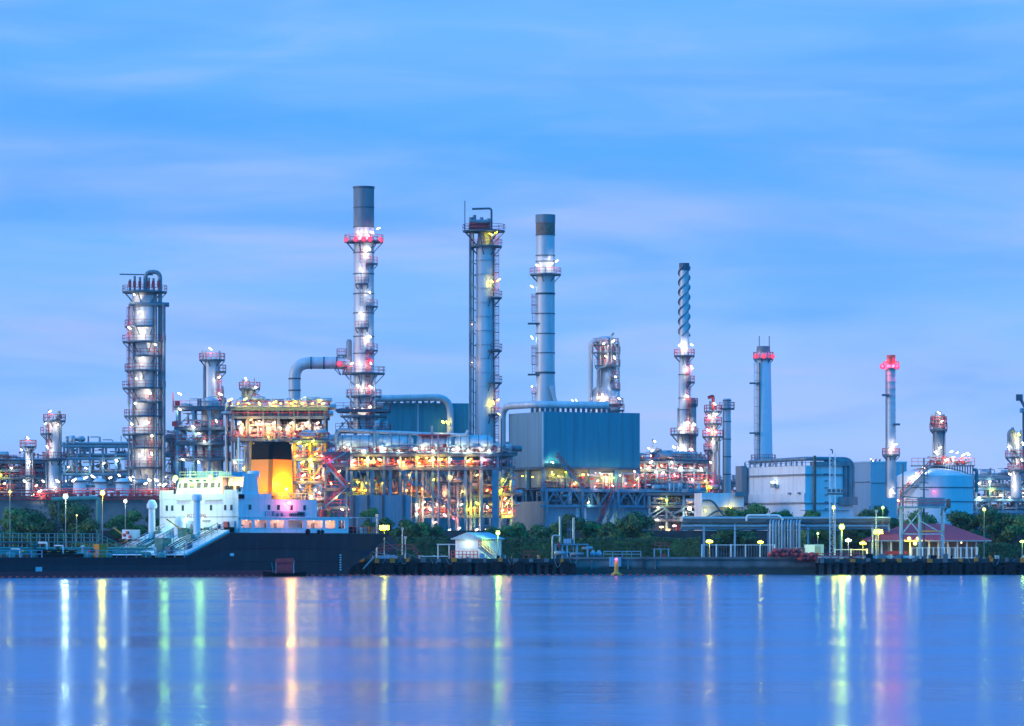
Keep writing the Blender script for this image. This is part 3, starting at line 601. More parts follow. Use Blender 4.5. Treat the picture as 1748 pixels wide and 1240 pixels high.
def columns_right():
    t = column_simple('process_column', 'column with a bundle of bare pipes under three red-railed platforms and a red davit', 1217, 915, [(702, 8), (770, 8), (775, 5), (840, 5)],
                      [(702, 15), (723, 15), (745, 18), (768, 16, 130, 260)], [(1210, 712), (1222, 708), (1220, 738, 'warm'), (1208, 735), (1216, 756), (1212, 790), (1213, 822, 'red', 300), (1204, 830, 'yellow')],
                      [(1221, 748, 840, 2.2, 'clad_dark'), (1227, 748, 840, 2.2, 'clad_dark'), (1214, 748, 840, 1.8, 'clad_dark'), (1209, 770, 840, 1)], [(1212, 702, 685, .2), (1222, 702, 688, .25)], ladders=[(1207, 705, 835)], clut=16)
    pipe_path(t, [(t.x(1217), -1, t.z(700)), (t.x(1217), -1, t.z(676)), (t.x(1208), -1, t.z(680))], .35, .5, 'red', 'davit', seg=6)
    lamp_at(t, 1219, 690, 'white', 260, -2)
    t = Th('chimney_stack', 'thin plain grey stack close beside the red-railed column', 'chimney', 1241, 925)
    shell(t, [(681, 6.5), (845, 6.8)]); platform(t, 0, 0, t.z(697), t.L(6.5), t.L(13), -180, 60, brackets=False); bands(t, [684, 720, 750, 780, 810], 6.6, h=.2); vpipe(t, 1234, 700, 840, .8)
    t = Th('chimney_stack', 'tapered pale concrete stack with a red-lit collar rising from the white block', 'chimney', 1303, 905)
    shell(t, [(592, 11), (612, 12.5), (620, 12.8), (790, 16)], 'tank'); MB().lathe(0, 0, [(t.L(12.0), t.z(606)), (t.L(11.2), t.z(591.5))], 24).build('crown', 'soot', t.o)
    platform(t, 0, 0, t.z(612), t.L(11), t.L(17))
    for px in (1290, 1303, 1318): MB().ball((t.x(px), -t.L(17) if px == 1303 else -1, t.z(609)), .55, 10).build('beacon_lamp', 'globe_red', t.o); light(t.o, (t.x(px), -t.L(18) if px == 1303 else -t.L(10), t.z(608)), 'red', 260)
    for px in (1296, 1313): MB().tube([(t.x(px), 0, t.z(592)), (t.x(px), 0, t.z(574))], .09, 5).build('lightning_rod', 'steel', t.o)
    ladder(t, t.x(1290), -1.6, t.z(785), t.z(615), 'clad'); 
    for py in (655, 740): MB().box((t.x(1287), -1.4, t.z(py)), (2, 2, .3)).build('landing', 'steel', t.o)
    vpipe(t, 1296, 620, 785, 1.0, -t.L(13.5), 'rust', 'cable_tray'); platform(t, 0, 0, t.z(787), t.L(15), t.L(21))
    t = Th('chimney_stack', 'lone pole-like grey stack with two glowing red lamps at its collar', 'chimney', 1521, 900)
    shell(t, [(607, 7.3), (775, 8), (850, 8.5)]); MB().lathe(0, 0, [(t.L(7.6), t.z(622)), (t.L(7.5), t.z(606.5))], 20).build('crown', 'rust', t.o)
    platform(t, 0, 0, t.z(628), t.L(7), t.L(13), brackets=False)
    for px in (1506, 1531): MB().ball((t.x(px), -.4, t.z(626)), .6, 10).build('beacon_lamp', 'globe_red', t.o); light(t.o, (t.x(px), -1.2, t.z(625)), 'red', 1200)
    bands(t, list(range(640, 770, 12)), 7.6, 'clad', h=.12); vpipe(t, 1512, 630, 850, .8, -.5, 'steel'); platform(t, 0, 0, t.z(776), t.L(8), t.L(15))
    for px, py in ((1527, 760), (1519, 768), (1521, 838)): lamp_at(t, px, py, 'white', 400, -t.L(9) - 1)
    for px, py in ((1511, 675), (1530, 725)): MB().box((t.x(px), -.6, t.z(py)), (1.4, 1.4, .4)).build('landing', 'steel', t.o)
    t = column_simple('process_column', 'dark squat-topped column rising behind the white storage tank', 1602, 895, [(722, 10), (800, 10)], [(722, 14), (733, 15)],
                      [(1601, 706), (1606, 720), (1603, 765), (1595, 772)], [(1593, 725, 800, 1.2), (1612, 728, 800, 1.2)], [(1592, 722, 708, .3), (1598, 720, 704, .25), (1610, 722, 708, .3), (1605, 720, 703, .2)], m='clad_dark')
    MB().lathe(0, 0, [(t.L(10), t.z(722)), (t.L(13), t.z(716)), (t.L(11), t.z(710))], 14).build('cooler_head', 'steel', t.o)
    t = column_simple('process_column', 'column with looping pipes and side lamps at the right edge of the plant', 1734, 895, [(740, 7), (785, 8), (850, 9)], [(780, 18), (802, 14)],
                      [(1737, 742, 'yellow'), (1720, 763), (1744, 758), (1722, 810), (1728, 830), (1742, 786)], [(1742, 735, 850, 1.4)], [(1728, 740, 730, .3)])
    pipe_path(t, [(t.x(1722), -1.5, t.z(772)), (t.x(1721), -1.5, t.z(738)), (t.x(1730), -1.5, t.z(734))], .45, 1.2, 'pipe_dark'); pipe_path(t, [(t.x(1722), -1.5, t.z(752)), (t.x(1727), -1.5, t.z(768)), (t.x(1732), -1.5, t.z(772))], .35, .8, 'pipe_dark')
    t = Th('tower_crane', 'dark jib crane standing up over the plant at the far right edge', 'crane', 1752, 930)
    m = MB(); a = t.L(5)
    for sx in (-a, a):
        for sy in (-a, a): m.beam((sx, sy, 0), (sx, sy, t.z(702)), .3)
    z = 0
    while z < t.z(702): m.beam((-a, -a, z), (a, -a, z + 2.5), .18); z += 2.5
    m.build('mast', 'steel', t.o); MB().box((0, 0, t.z(701)), (t.L(20), 3, .9)).build('cab_deck', 'steel_blue', t.o)
    MB().beam((0, 0, t.z(700)), (t.x(1740), 0, t.z(678)), .6).build('jib', 'steel', t.o); MB().box((t.x(1740), 0, t.z(679)), (1.4, 1, 1.4)).build('jib_head', 'steel', t.o)
stack_left(); duct_elbow(); column_left(); columns(); column_mid(); stack_mid(); stack_strake(); columns_right()
# ------------------------------------------------------------------ buildings and steel structures
YAW = R(25)
def corner(t, pxl, pxr, yaw=None):
    """depth and width of a block whose near corner is the thing's origin"""
    yaw = t.rz if yaw is None else yaw; k = (t.px - CXP) / F
    d = (t.px - pxl) * t.s / (math.sin(yaw) + k * math.cos(yaw)); wdt = (pxr - t.px) * t.s / (math.cos(yaw) - k * math.sin(yaw)); return wdt, d
def box_main():
    t = Th('furnace_building', 'big blue-green clad box raised on steel legs, its left side tinted as if sunlit', 'building', 927, 880, YAW)
    W, D = corner(t, 868, 1094); z0, z1 = t.z(797), t.z(703)
    MB().bb(0, W, 0, D, z0, z1).build('cladding', 'teal_clad', t.o)
    MB().bb(-.12, W + .12, -.12, D + .12, z0 - .5, z0 - .003).build('base_beam', 'steel', t.o)
    MB().bb(-.15, .15, -.15, .15, z0 + .003, z1 - .003).build('corner_trim', 'clad', t.o)
    MB().bb(-.06, -.003, .18, D - .02, z0 + .01, z1 - .01).build('sunlit_side_slab', 'teal_sunlit', t.o)  # thin slab over the same cladding, side light painted in by a greyer teal
    MB().bb(.9, W - .9, .9, D - .9, t.z(832), z0 - .503).build('hopper_soffit', 'soot', t.o)
    for i in range(5):
        for y in (.4, D * .5, D - .4): MB().bb(W * i / 4 - .35 + (.36 if i == 0 else -.36 if i == 4 else 0), W * i / 4 + .35 + (.36 if i == 0 else -.36 if i == 4 else 0), y - .35, y + .35, 0, z0 - .5).build('post', 'steel_blue', t.o)
    for x, z, c, ti in ((2, 810, 'yellow', 0), (5, 806, 'yellow', 0), (9, 810, 'yellow', 0), (13, 808, 'cool', 38), (17.5, 811, 'cool', 0), (3.4, 813, 'yellow', 0), (16, 815, 'green', 0)):
        flood(t.o, (x, -.4, t.z(z)), c, 170, ti, .9)
    for y, z in ((9, 812), (4, 814)): flood(t.o, (-.5, y, t.z(z)), 'yellow', 150, 0)
    flood(t.o, (1.6, -1.3, t.z(790)), 'cool', 520, 60, .8); flood(t.o, (1.2, -1.2, t.z(789)), 'cool', 260, 60, .3)
    # platform with stair below the floodlit corner
    stairs(t, (2.6, -1.4, t.z(783)), (8.6, -1.4, t.z(838)), 1.0)
    pl = MB().bb(.2, 3.2, -2.2, -.35, t.z(793), t.z(793) + .2).build('landing', 'steel', t.o); railing(pl, [(.3, -2.2, t.z(793) + .2), (3.2, -2.2, t.z(793) + .2)])
    rnl = random.Random(33)
    for i in range(16): flood(t.o, (rnl.uniform(0, W), -1.6, rnl.uniform(t.z(832), t.z(806))), ('yellow', 'pink', 'warm', 'coral')[i % 4], 150, size=.6)
    # lower trussed deck
    zt, zb = t.z(834), t.z(862); m = MB(); x1 = W + 2.5
    m.bb(-1.2, x1, -1.6, -1.2, zt - .7, zt); m.bb(-1.2, x1, -1.6, -1.2, zb - .5, zb)
    m.build('truss_chord', 'steel_blue', t.o)
    n = 6
    for i in range(n):
        a = x1 * i / n; b = x1 * (i + 1) / n; c = (a + b) / 2
        MB().beam((a, -1.38, zb), (c, -1.38, zt - .4), .28).beam((b, -1.42, zb), (c, -1.42, zt - .4), .28).build('truss_brace', 'steel_blue', t.o)
        if i % 2 == 0: MB().bb(a - .3, a + .3, -1.75, -1.61, 0, zt + .05).build('truss_post', 'steel_blue', t.o)
    d = MB().bb(-1, x1, -1.19, D, zt - .3, zt - .1).build('deck', 'steel', t.o); railing(d, [(-1, -1.25, zt - .1), (x1, -1.25, zt - .1)])
    clutter(t, 0, W + 2, -.9, 3, zt, zt + 3.5, 95, 31, .6); clutter(t, 0, W, -1, 4, zb, zt - .8, 30, 32, .2)
    stairs(t, (14.6, -3.2, zb + 2.6), (8.2, -3.2, 0), 1.1); stairs(t, (15.2, -2.6, zb - .2), (10, -2.6, 0), 1.0, 'steel_blue')
    # ground-floor enclosure
    MB().bb(.3, W + 3, -.6, D - 1, .01, t.z(864)).build('lower_wall', 'shed_blue', t.o)
    MB().bb(-.05, .28, -.3, D, .01, t.z(856)).build('side_wall', 'beige_clad', t.o)
    MB().bb(7.2, 9.6, -.75, -.61, .2, t.z(866)).build('door', 'white_clad', t.o); MB().bb(8.1, 8.9, -.9, -.76, .2, t.z(868)).build('door_panel', 'green_deck', t.o)
    flood(t.o, (9.6, -1.6, t.z(858)), 'cool', 330, -38); flood(t.o, (14.2, -1.8, t.z(884)), 'cool', 420, 40, 1.1)
    # looped gas main on the left and along the roof edge
    zr = t.z(690); yy = D * .96
    p = elbow([(-1.3, D + .6, 0), (-1.3, D + .6, zr), (1.5, yy * .45, zr + .15), (W * .72, 2.0, zr)], 2.6, 6)
    MB().tube(p, t.L(6.2), 14).build('gas_main', 'clad', t.o)
    for i in range(16):
        x = 1.0 + i * (W * .68) / 15; y = yy * .45 + (2.0 - yy * .45) * (x - 1.5) / (W * .72 - 1.5)
        MB().bb(x - .22, x + .22, y - .3, y + .3, z1 + .003, zr - .5).build('pipe_support', 'steel', t.o)
def box_back():
    t = Th('furnace_building', 'lower blue-green clad block behind, between the tallest stack and the ribbed column', 'building', 648, 930, R(9))
    W = (800 - 648) * t.s / math.cos(R(9)); MB().bb(0, W, 0, 16, 0, t.z(688)).build('cladding', 'teal_clad', t.o)
    MB().bb(W * .43 - .12, W * .43 + .12, -.09, -.003, .1, t.z(689)).build('corner_trim', 'clad', t.o)
    MB().tube(elbow([(-3, -1.6, t.z(682)), (W * .78, -1.6, t.z(678)), (W * .78, -1.6, t.z(760))], 3.4, 7), t.L(6), 14).build('gas_main', 'clad', t.o)
    for i in range(10): MB().bb(1 + i * 1.35, 1.5 + i * 1.35, -1.9, -1.2, t.z(690), t.z(685)).build('pipe_support', 'steel', t.o)
    for i in range(7): MB().bb(1.5 + i * 2, 2.6 + i * 2, .3, .8, t.z(688) + .003, t.z(686)).build('roof_curb', 'white', t.o)
    flood(t.o, (W * .74, -3, t.z(722)), 'yellow', 320, 45, 1.5)
def reactor():
    t = Th('steel_structure', 'tiered steel structure with yellow-lit roof edge, rising behind the orange funnel', 'structure', 480, 860)
    x0, x1 = t.x(400), t.x(556); zs = [t.z(698), t.z(712), t.z(750)]
    rack(t, x0, x1, -5, 5, zs, 6, ztop=t.z(698), clut=110, seed=11, npipe=4, m='steel')
    rnl = random.Random(19)
    for i in range(16): flood(t.o, (rnl.uniform(x0, x1), -6, t.z(rnl.uniform(716, 748))), ('orange', 'warm', 'amber', 'coral')[i % 4], 220, size=.6)
    MB().bb(x0 + 1, x1 - 1, 5.2, 5.5, t.z(750), t.z(700)).build('screen_wall', 'clad_dark', t.o)
    for i in range(14): flood(t.o, (rnl.uniform(x0, x1), -5, t.z(rnl.uniform(754, 850))), ('orange', 'amber', 'warm')[i % 3], 420, size=.7)
    clutter(t, x0, x1, -4, 3, 0, t.z(756), 90, 14, .5)
    MB().bb(x0 - .5, x1 + .5, -5.6, 5.5, t.z(698) + .1, t.z(696.8)).build('roof_sheet', 'clad', t.o)
    for i in range(9):
        px = 410 + i * 18; flood(t.o, (t.x(px), -6.3, t.z(691)), 'yellow', 260)
    for i, px in enumerate((412, 440, 470, 500, 526, 545)): flood(t.o, (t.x(px), -6, t.z(724)), 'warm', 420)
    for px, py in ((505, 686), (520, 682), (548, 686), (471, 688), (421, 683), (395, 684)): flood(t.o, (t.x(px), -4, t.z(py)), 'yellow', 160, size=1.3)
    clutter(t, x0, x1, -5.2, 0, t.z(748), t.z(722), 110, 12, .7)
    for px in (408, 428, 447, 470, 492): vpipe(t, px, 752, 930, 3.2, -1, 'pipe_dark')
    for px in (388, 398): vpipe(t, px, 690, 880, 2.4, -3, 'pipe')
    MB().tube([(t.x(380), -4, t.z(707)), (t.x(405), -4, t.z(707))], .35, 8).build('pipe', 'pipe', t.o)
    for px in (430, 455): vpipe(t, px, 755, 930, 5, 3, 'clad')
    t2 = Th('stair_tower', 'narrow steel tower flooded with yellow light beside the funnel', 'structure', 532, 850)
    x0, x1 = t2.x(504), t2.x(556); zs = [t2.z(752), t2.z(783), t2.z(822), t2.z(860)]
    rack(t2, x0, x1, -2.5, 3, zs, 2, clut=46, seed=21, npipe=2, m='yellow', post=.4)
    rnl = random.Random(23)
    for i in range(9): flood(t2.o, (t2.x(rnl.uniform(506, 556)), -3.2, t2.z(rnl.uniform(770, 880))), ('orange', 'red', 'amber')[i % 3], 260, size=.7)
    MB().lathe(t2.x(531), 0, [(t2.L(6), 0), (t2.L(6), t2.z(758)), (.2, t2.z(754))], 14).build('vessel', 'clad', t2.o)
    for px, py, c in ((512, 757, 'yellow'), (525, 760, 'yellow'), (536, 754, 'yellow'), (518, 790, 'yellow'), (532, 790, 'yellow'), (541, 776, 'yellow'), (534, 796, 'white'), (547, 842, 'white'), (533, 848, 'white'), (520, 812, 'warm'), (545, 815, 'warm')):
        flood(t2.o, (t2.x(px), -3.6, t2.z(py)), c, 420, size=1.2)
    t3 = Th('stair_tower', 'blue scaffold stair tower with red zigzag flights right of the yellow-lit tower', 'stairs', 572, 845)
    x0, x1 = t3.x(556), t3.x(592)
    rack(t3, x0, x1, -1.4, 1.4, [t3.z(773), t3.z(793), t3.z(834), t3.z(865)], 1, seed=3, npipe=0, rails=True, brace=False, post=.3)
    pz = [773, 793, 834, 865, 930]
    for i in range(4):
        a, b = (x0, x1) if i % 2 else (x1, x0); stairs(t3, (a, -1.6, t3.z(pz[i])), (b, -1.6, max(.1, t3.z(pz[i + 1]))), .9)
    for px, py, c in ((566, 826, 'orange'), (580, 805, 'orange'), (563, 785, 'red'), (575, 850, 'orange'), (566, 880, 'orange'), (585, 870, 'warm')): flood(t3.o, (t3.x(px), -2.6, t3.z(py)), c, 260, size=.8)
def frame_left():
    t = Th('steel_structure', 'blue steel frame with red rails around the slender column', 'structure', 346, 880)
    x0, x1 = t.x(305), t.x(388)
    rack(t, x0, x1, -4, 3, [t.z(697), t.z(731), t.z(756), t.z(783)], 3, ztop=t.z(697), clut=16, seed=8, npipe=2, post=.5)
    for px, py in ((310, 674), (333, 730), (316, 786), (342, 790), (372, 720), (352, 755), (345, 812), (310, 700)): flood(t.o, (t.x(px), -5, t.z(py)), 'white', 380)
    MB().tube([(t.x(298), -4, t.z(705)), (t.x(298), -4, t.z(672))], .12, 5).build('mast', 'red', t.o)
    vpipe(t, 390, 700, 880, 1.5, -4.5, 'pipe', 'riser'); MB().beam((t.x(306), -4.3, t.z(735)), (t.x(330), -4.3, t.z(756)), .3).build('brace', 'steel_blue', t.o)
    for px in (301, 306): MB().box((t.x(px), -4.6, t.z(690 + (px % 2) * 35)), (1, .8, 1)).build('junction_box', 'red', t.o)
def left_racks():
    t = Th('pipe_rack', 'open blue-grey pipe rack with stacked pipes between two columns at the left', 'structure', 160, 925)
    x0, x1 = t.x(112), t.x(222)
    rack(t, x0, x1, -3, 4, [t.z(760), t.z(781), t.z(808), t.z(832)], 5, clut=24, seed=41, npipe=4, rails=False, deck=False, m='steel_blue')
    for i in range(3): MB().beam((x0 + i * 4.4, -3.2, t.z(838)), (x0 + i * 4.4 + 2.2, -3.2, t.z(808)), .25).beam((x0 + i * 4.4 + 4.4, -3.15, t.z(838)), (x0 + i * 4.4 + 2.2, -3.15, t.z(808)), .25).build('brace', 'steel_blue', t.o)
    for px, py in ((202, 787), (150, 800), (120, 798), (180, 792)): flood(t.o, (t.x(px), -4, t.z(py)), 'white', 260)
    t = Th('pipe_rack', 'low tangled pipe rack with red railings at the far left edge', 'structure', 30, 935)
    rack(t, t.x(-40), t.x(80), -3, 4, [t.z(788), t.z(802), t.z(815), t.z(838)], 6, clut=34, seed=42, npipe=3, m='steel')
    for px, py, c in ((5, 812, 'yellow'), (24, 800, 'white'), (66, 830, 'white'), (12, 826, 'white'), (60, 846, 'warm'), (2, 835, 'orange')): flood(t.o, (t.x(px), -4.4, t.z(py)), c, 320)
    t = Th('pipe_rack', 'pipe rack linking the broad column to the blue steel frame', 'structure', 300, 935)
    rack(t, t.x(278), t.x(312), -3, 3, [t.z(750), t.z(776), t.z(810), t.z(838)], 2, clut=22, seed=43, npipe=3, m='steel')
    MB().box((t.x(295), -3.4, t.z(746)), (t.L(34), 1, .8)).build('roof_edge', 'steel', t.o); flood(t.o, (t.x(286), -3.4, t.z(744)), 'pink', 150); flood(t.o, (t.x(285), -4, t.z(815)), 'white', 420); flood(t.o, (t.x(300), -4, t.z(822)), 'white', 420)
    t = Th('tank_farm_wall', 'long grey concrete wall with red pipework along its top, behind the left trees', 'wall', 200, 845)
    MB().bb(t.x(-40), t.x(300), -.3, .3, 0, t.z(848)).build('wall_face', 'concrete', t.o)
    for k in range(4): MB().tube([(t.x(-40), -.9 - k * .1, t.z(838 + k * 5)), (t.x(300), -.9 - k * .1, t.z(838 + k * 5))], .12, 6).build('pipe', 'red', t.o)
    railing(t.o, [(t.x(60), -.2, t.z(848)), (t.x(290), -.2, t.z(848))], 1.6, 1.5)
    for i in range(22):
        px = 66 + i * 10.5; MB().box((t.x(px), -1.1, t.z(842 + (i * 7) % 9)), (.7, .5, .9)).build('valve', 'red', t.o)
    for px, py in ((70, 845), (100, 828), (128, 826), (148, 822), (160, 820), (190, 822), (205, 818), (224, 824), (250, 832), (268, 826), (282, 834)): flood(t.o, (t.x(px), -1.8, t.z(py - 6)), 'white', 420, size=1.2)
    for i, (px, r, py) in enumerate(((137, 12, 820), (170, 12, 822), (209, 12, 822), (158, 8, 828))):
        t = Th('storage_drum', ['pale upright drum left of the tank-farm pole lamp', 'pale upright drum just behind the tall yellow pole lamp', 'pale upright drum next to the foot of the broad column', 'smallest pale drum set between two bigger drums'][i], 'tank', px, 870, group='pale upright drums behind the left wall')
        MB().lathe(0, 0, [(t.L(r), 0), (t.L(r), t.z(py)), (t.L(r * .6), t.z(py - 4)), (.1, t.z(py - 5))], 20).build('shell', 'tank', t.o)
        MB().ring(0, 0, t.z(py + 3), t.z(py + 3) + .25, t.L(r) - .01, t.L(r) + .4).build('rim', 'steel', t.o)
    t = Th('pipe_bridge', 'green painted pipe with a drop leg above the left trees', 'pipe', 140, 822)
    MB().tube(elbow([(t.x(88), 0, t.z(853)), (t.x(160), 0, t.z(851)), (t.x(168), 0, t.z(852)), (t.x(168), 0, 0)], .8, 4), t.L(4.2), 10).build('pipe', 'pipe_green', t.o)
    for px in (100, 130): MB().bb(t.x(px) - .2, t.x(px) + .2, -.2, .2, 0, t.z(857)).build('post', 'steel', t.o)
def main_deck():
    t = Th('exchanger_deck', 'long two-level process deck carrying floodlit silver drums, in the middle of the plant', 'structure', 710, 870)
    x0, x1 = t.x(574), t.x(850)
    zu, zl = t.z(776), t.z(799)
    rack(t, x0, x1, -5, 5, [zu, zl], 10, ztop=zu, clut=150, seed=51, npipe=4, post=.5, m='steel_blue', brace=True)
    for (a, b) in ((575, 640), (644, 706), (712, 770), (776, 842)):
        m = MB(); r = t.L(13.5); m.tube([(t.x(a), -2.2, t.z(757)), (t.x(a) + .8, -2.2, t.z(757)), (t.x(b) - .8, -2.2, t.z(757)), (t.x(b), -2.2, t.z(757))], [r * .55, r, r, r * .55], 24); m.build('exchanger_drum', 'clad', t.o)
        for k in range(4): xr = t.x(a + 10 + (b - a - 20) * k / 3); MB().tube([(xr, -2.2, t.z(757)), (xr + .14, -2.2, t.z(757))], r + .07, 24).build('shell_band', 'pipe_dark', t.o); MB().tube([(xr + .6, -2.2, t.z(748)), (xr + .6, -2.2, t.z(740))], .16, 7).build('nozzle', 'pipe', t.o)
        for px in (a + 12, b - 12): MB().bb(t.x(px) - .35, t.x(px) + .35, -3.2, -1.2, zu + .09, t.z(766)).build('saddle', 'steel', t.o)
    MB().tube(elbow([(t.x(572), -3, t.z(760)), (t.x(576), -3, t.z(735)), (t.x(730), -3, t.z(742)), (t.x(796), -3, t.z(744)), (t.x(800), -3, t.z(736))], 1.2, 4), t.L(3.2), 10).build('header_pipe', 'clad', t.o)
    for px, py in ((590, 762), (599, 764), (622, 768), (650, 762), (658, 764), (682, 768), (712, 764), (722, 764), (740, 768), (775, 766), (782, 764), (800, 768), (822, 766), (835, 768)):
        flood(t.o, (t.x(px), -5.2, t.z(py + 3)), 'cool' if px % 3 else 'white', 520, 20, .8)
    for px in (640, 668, 700, 738, 765, 800): vpipe(t, px, 728 if px in (640, 738) else 742, 776, 2.2, -3.4, 'pipe', 'nozzle')
    for px, py, c in ((650, 786, 'orange'), (682, 790, 'orange'), (630, 786, 'warm'), (770, 786, 'warm'), (735, 788, 'warm'), (800, 788, 'orange'), (825, 785, 'pink'), (605, 788, 'pink')): flood(t.o, (t.x(px), -5.6, t.z(py)), c, 420)
    MB().bb(t.x(640), t.x(685), -4, 4, t.z(818), t.z(803)).build('duct_box', 'steel', t.o)
    clutter(t, t.x(690), t.x(842), -4, 2, t.z(850), t.z(803), 110, 57, .25); clutter(t, t.x(600), t.x(690), -4, 2, t.z(845), t.z(812), 60, 58, .4)
    for px, py in ((700, 812), (722, 836), (770, 815), (790, 840), (815, 812), (832, 838), (760, 842)): flood(t.o, (t.x(px), -5.4, t.z(py)), 'orange', 260, size=.7)
    # fat legs and undercroft
    for px, wd in ((637, 6), (668, 5), (692, 4), (845, 9), (750, 4)): MB().bb(t.x(px) - t.L(wd) / 2, t.x(px) + t.L(wd) / 2, -6.4, -5.8, 0, zl - .56).build('leg', 'steel_blue', t.o)
    rack(t, t.x(592), t.x(842), -3, 5, [t.z(845), t.z(880)], 8, clut=120, seed=53, npipe=4, post=.35, rails=True, brace=True)
    for i in range(14): px = 596 + i * 18; MB().beam((t.x(px), -5.2, t.z(805)), (t.x(px + (18 if i % 2 else -14)), -5.2, t.z(845)), .16).build('brace', 'steel_blue', t.o)
    for px, py, c in ((600, 826, 'yellow'), (612, 824, 'yellow'), (628, 826, 'yellow'), (605, 836, 'yellow'), (655, 826, 'yellow'), (625, 838, 'yellow'), (695, 838, 'orange'), (740, 822, 'yellow')): flood(t.o, (t.x(px), -4.6, t.z(py)), c, 440, 0)
    for px, py, c in ((712, 862, 'white'), (712, 878, 'white'), (735, 870, 'white'), (747, 862, 'pink'), (788, 862, 'white'), (810, 868, 'yellow'), (815, 860, 'yellow'), (832, 866, 'white'), (775, 886, 'red'), (768, 905, 'white'), (785, 902, 'white'), (814, 905, 'white'), (830, 906, 'white'), (800, 870, 'yellow'), (760, 880, 'pink'), (725, 858, 'warm'), (702, 884, 'warm'), (845, 905, 'warm')):
        flood(t.o, (t.x(px), -5.0, t.z(py)), c, 420)
    rnl = random.Random(29)
    for i in range(26): flood(t.o, (t.x(rnl.uniform(580, 845)), -5.8, t.z(rnl.uniform(780, 796) if i % 2 else rnl.uniform(848, 905))), ('orange', 'amber', 'coral', 'orange')[i % 4], 330, size=.55)
    for px in (712, 722, 782, 796, 804, 820): vpipe(t, px, 800, 925, 2.4, -3.4, 'pipe')
    for px in (785, 802): MB().tube([(t.x(px), -3, t.z(830)), (t.x(px) + t.L(14), -3, t.z(830))], t.L(6), 12).build('drum', 'clad_dark', t.o)
    stairs(t, (t.x(682), -6.6, t.z(803)), (t.x(706), -6.6, t.z(828)), 1.0, 'steel_blue'); stairs(t, (t.x(720), -6.6, t.z(828)), (t.x(788), -6.6, t.z(888)), 1.0, 'steel_blue')
    MB().bb(t.x(704), t.x(722), -7.2, -6, t.z(830), t.z(828)).build('landing', 'steel_blue', t.o)
    flood(t.o, (t.x(741), -6.8, t.z(820)), 'yellow', 200, -40, 1.2); vpipe(t, 749, 745, 900, 1.2, -6.6, 'pipe', 'lamp_mast')
    flood(t.o, (t.x(757), -4, t.z(722)), 'yellow', 420, 40, 1.6); MB().bb(t.x(715), t.x(770), -4.6, -3, t.z(745), t.z(743)).build('platform', 'red', t.o)
    t = Th('process_shed', 'blue corrugated shed under the long process deck', 'building', 600, 862)
    MB().bb(t.x(597), t.x(702), -3, 4, 0, t.z(846)).build('wall', 'shed_blue', t.o)
    for px in (606, 630, 655, 690): MB().bb(t.x(px) - .25, t.x(px) + .25, -3.3, -3.003, 0, t.z(846)).build('pilaster', 'steel', t.o)
    t = Th('steel_structure', 'slim pipe stand with orange floodlights left of the beige wall', 'structure', 862, 868)
    rack(t, t.x(851), t.x(874), -2, 2, [t.z(775), t.z(797), t.z(842), t.z(880)], 1, clut=20, seed=61, npipe=1, post=.3)
    for px, py, c in ((866, 860, 'orange'), (862, 852, 'orange'), (864, 882, 'yellow'), (858, 872, 'orange'), (870, 875, 'orange'), (855, 838, 'yellow'), (858, 820, 'yellow')): flood(t.o, (t.x(px), -2.8, t.z(py)), c, 500, -40)
    vpipe(t, 856, 715, 900, 1.2, -2.6, 'steel', 'mast'); flood(t.o, (t.x(852), -2.8, t.z(708)), 'yellow', 0)
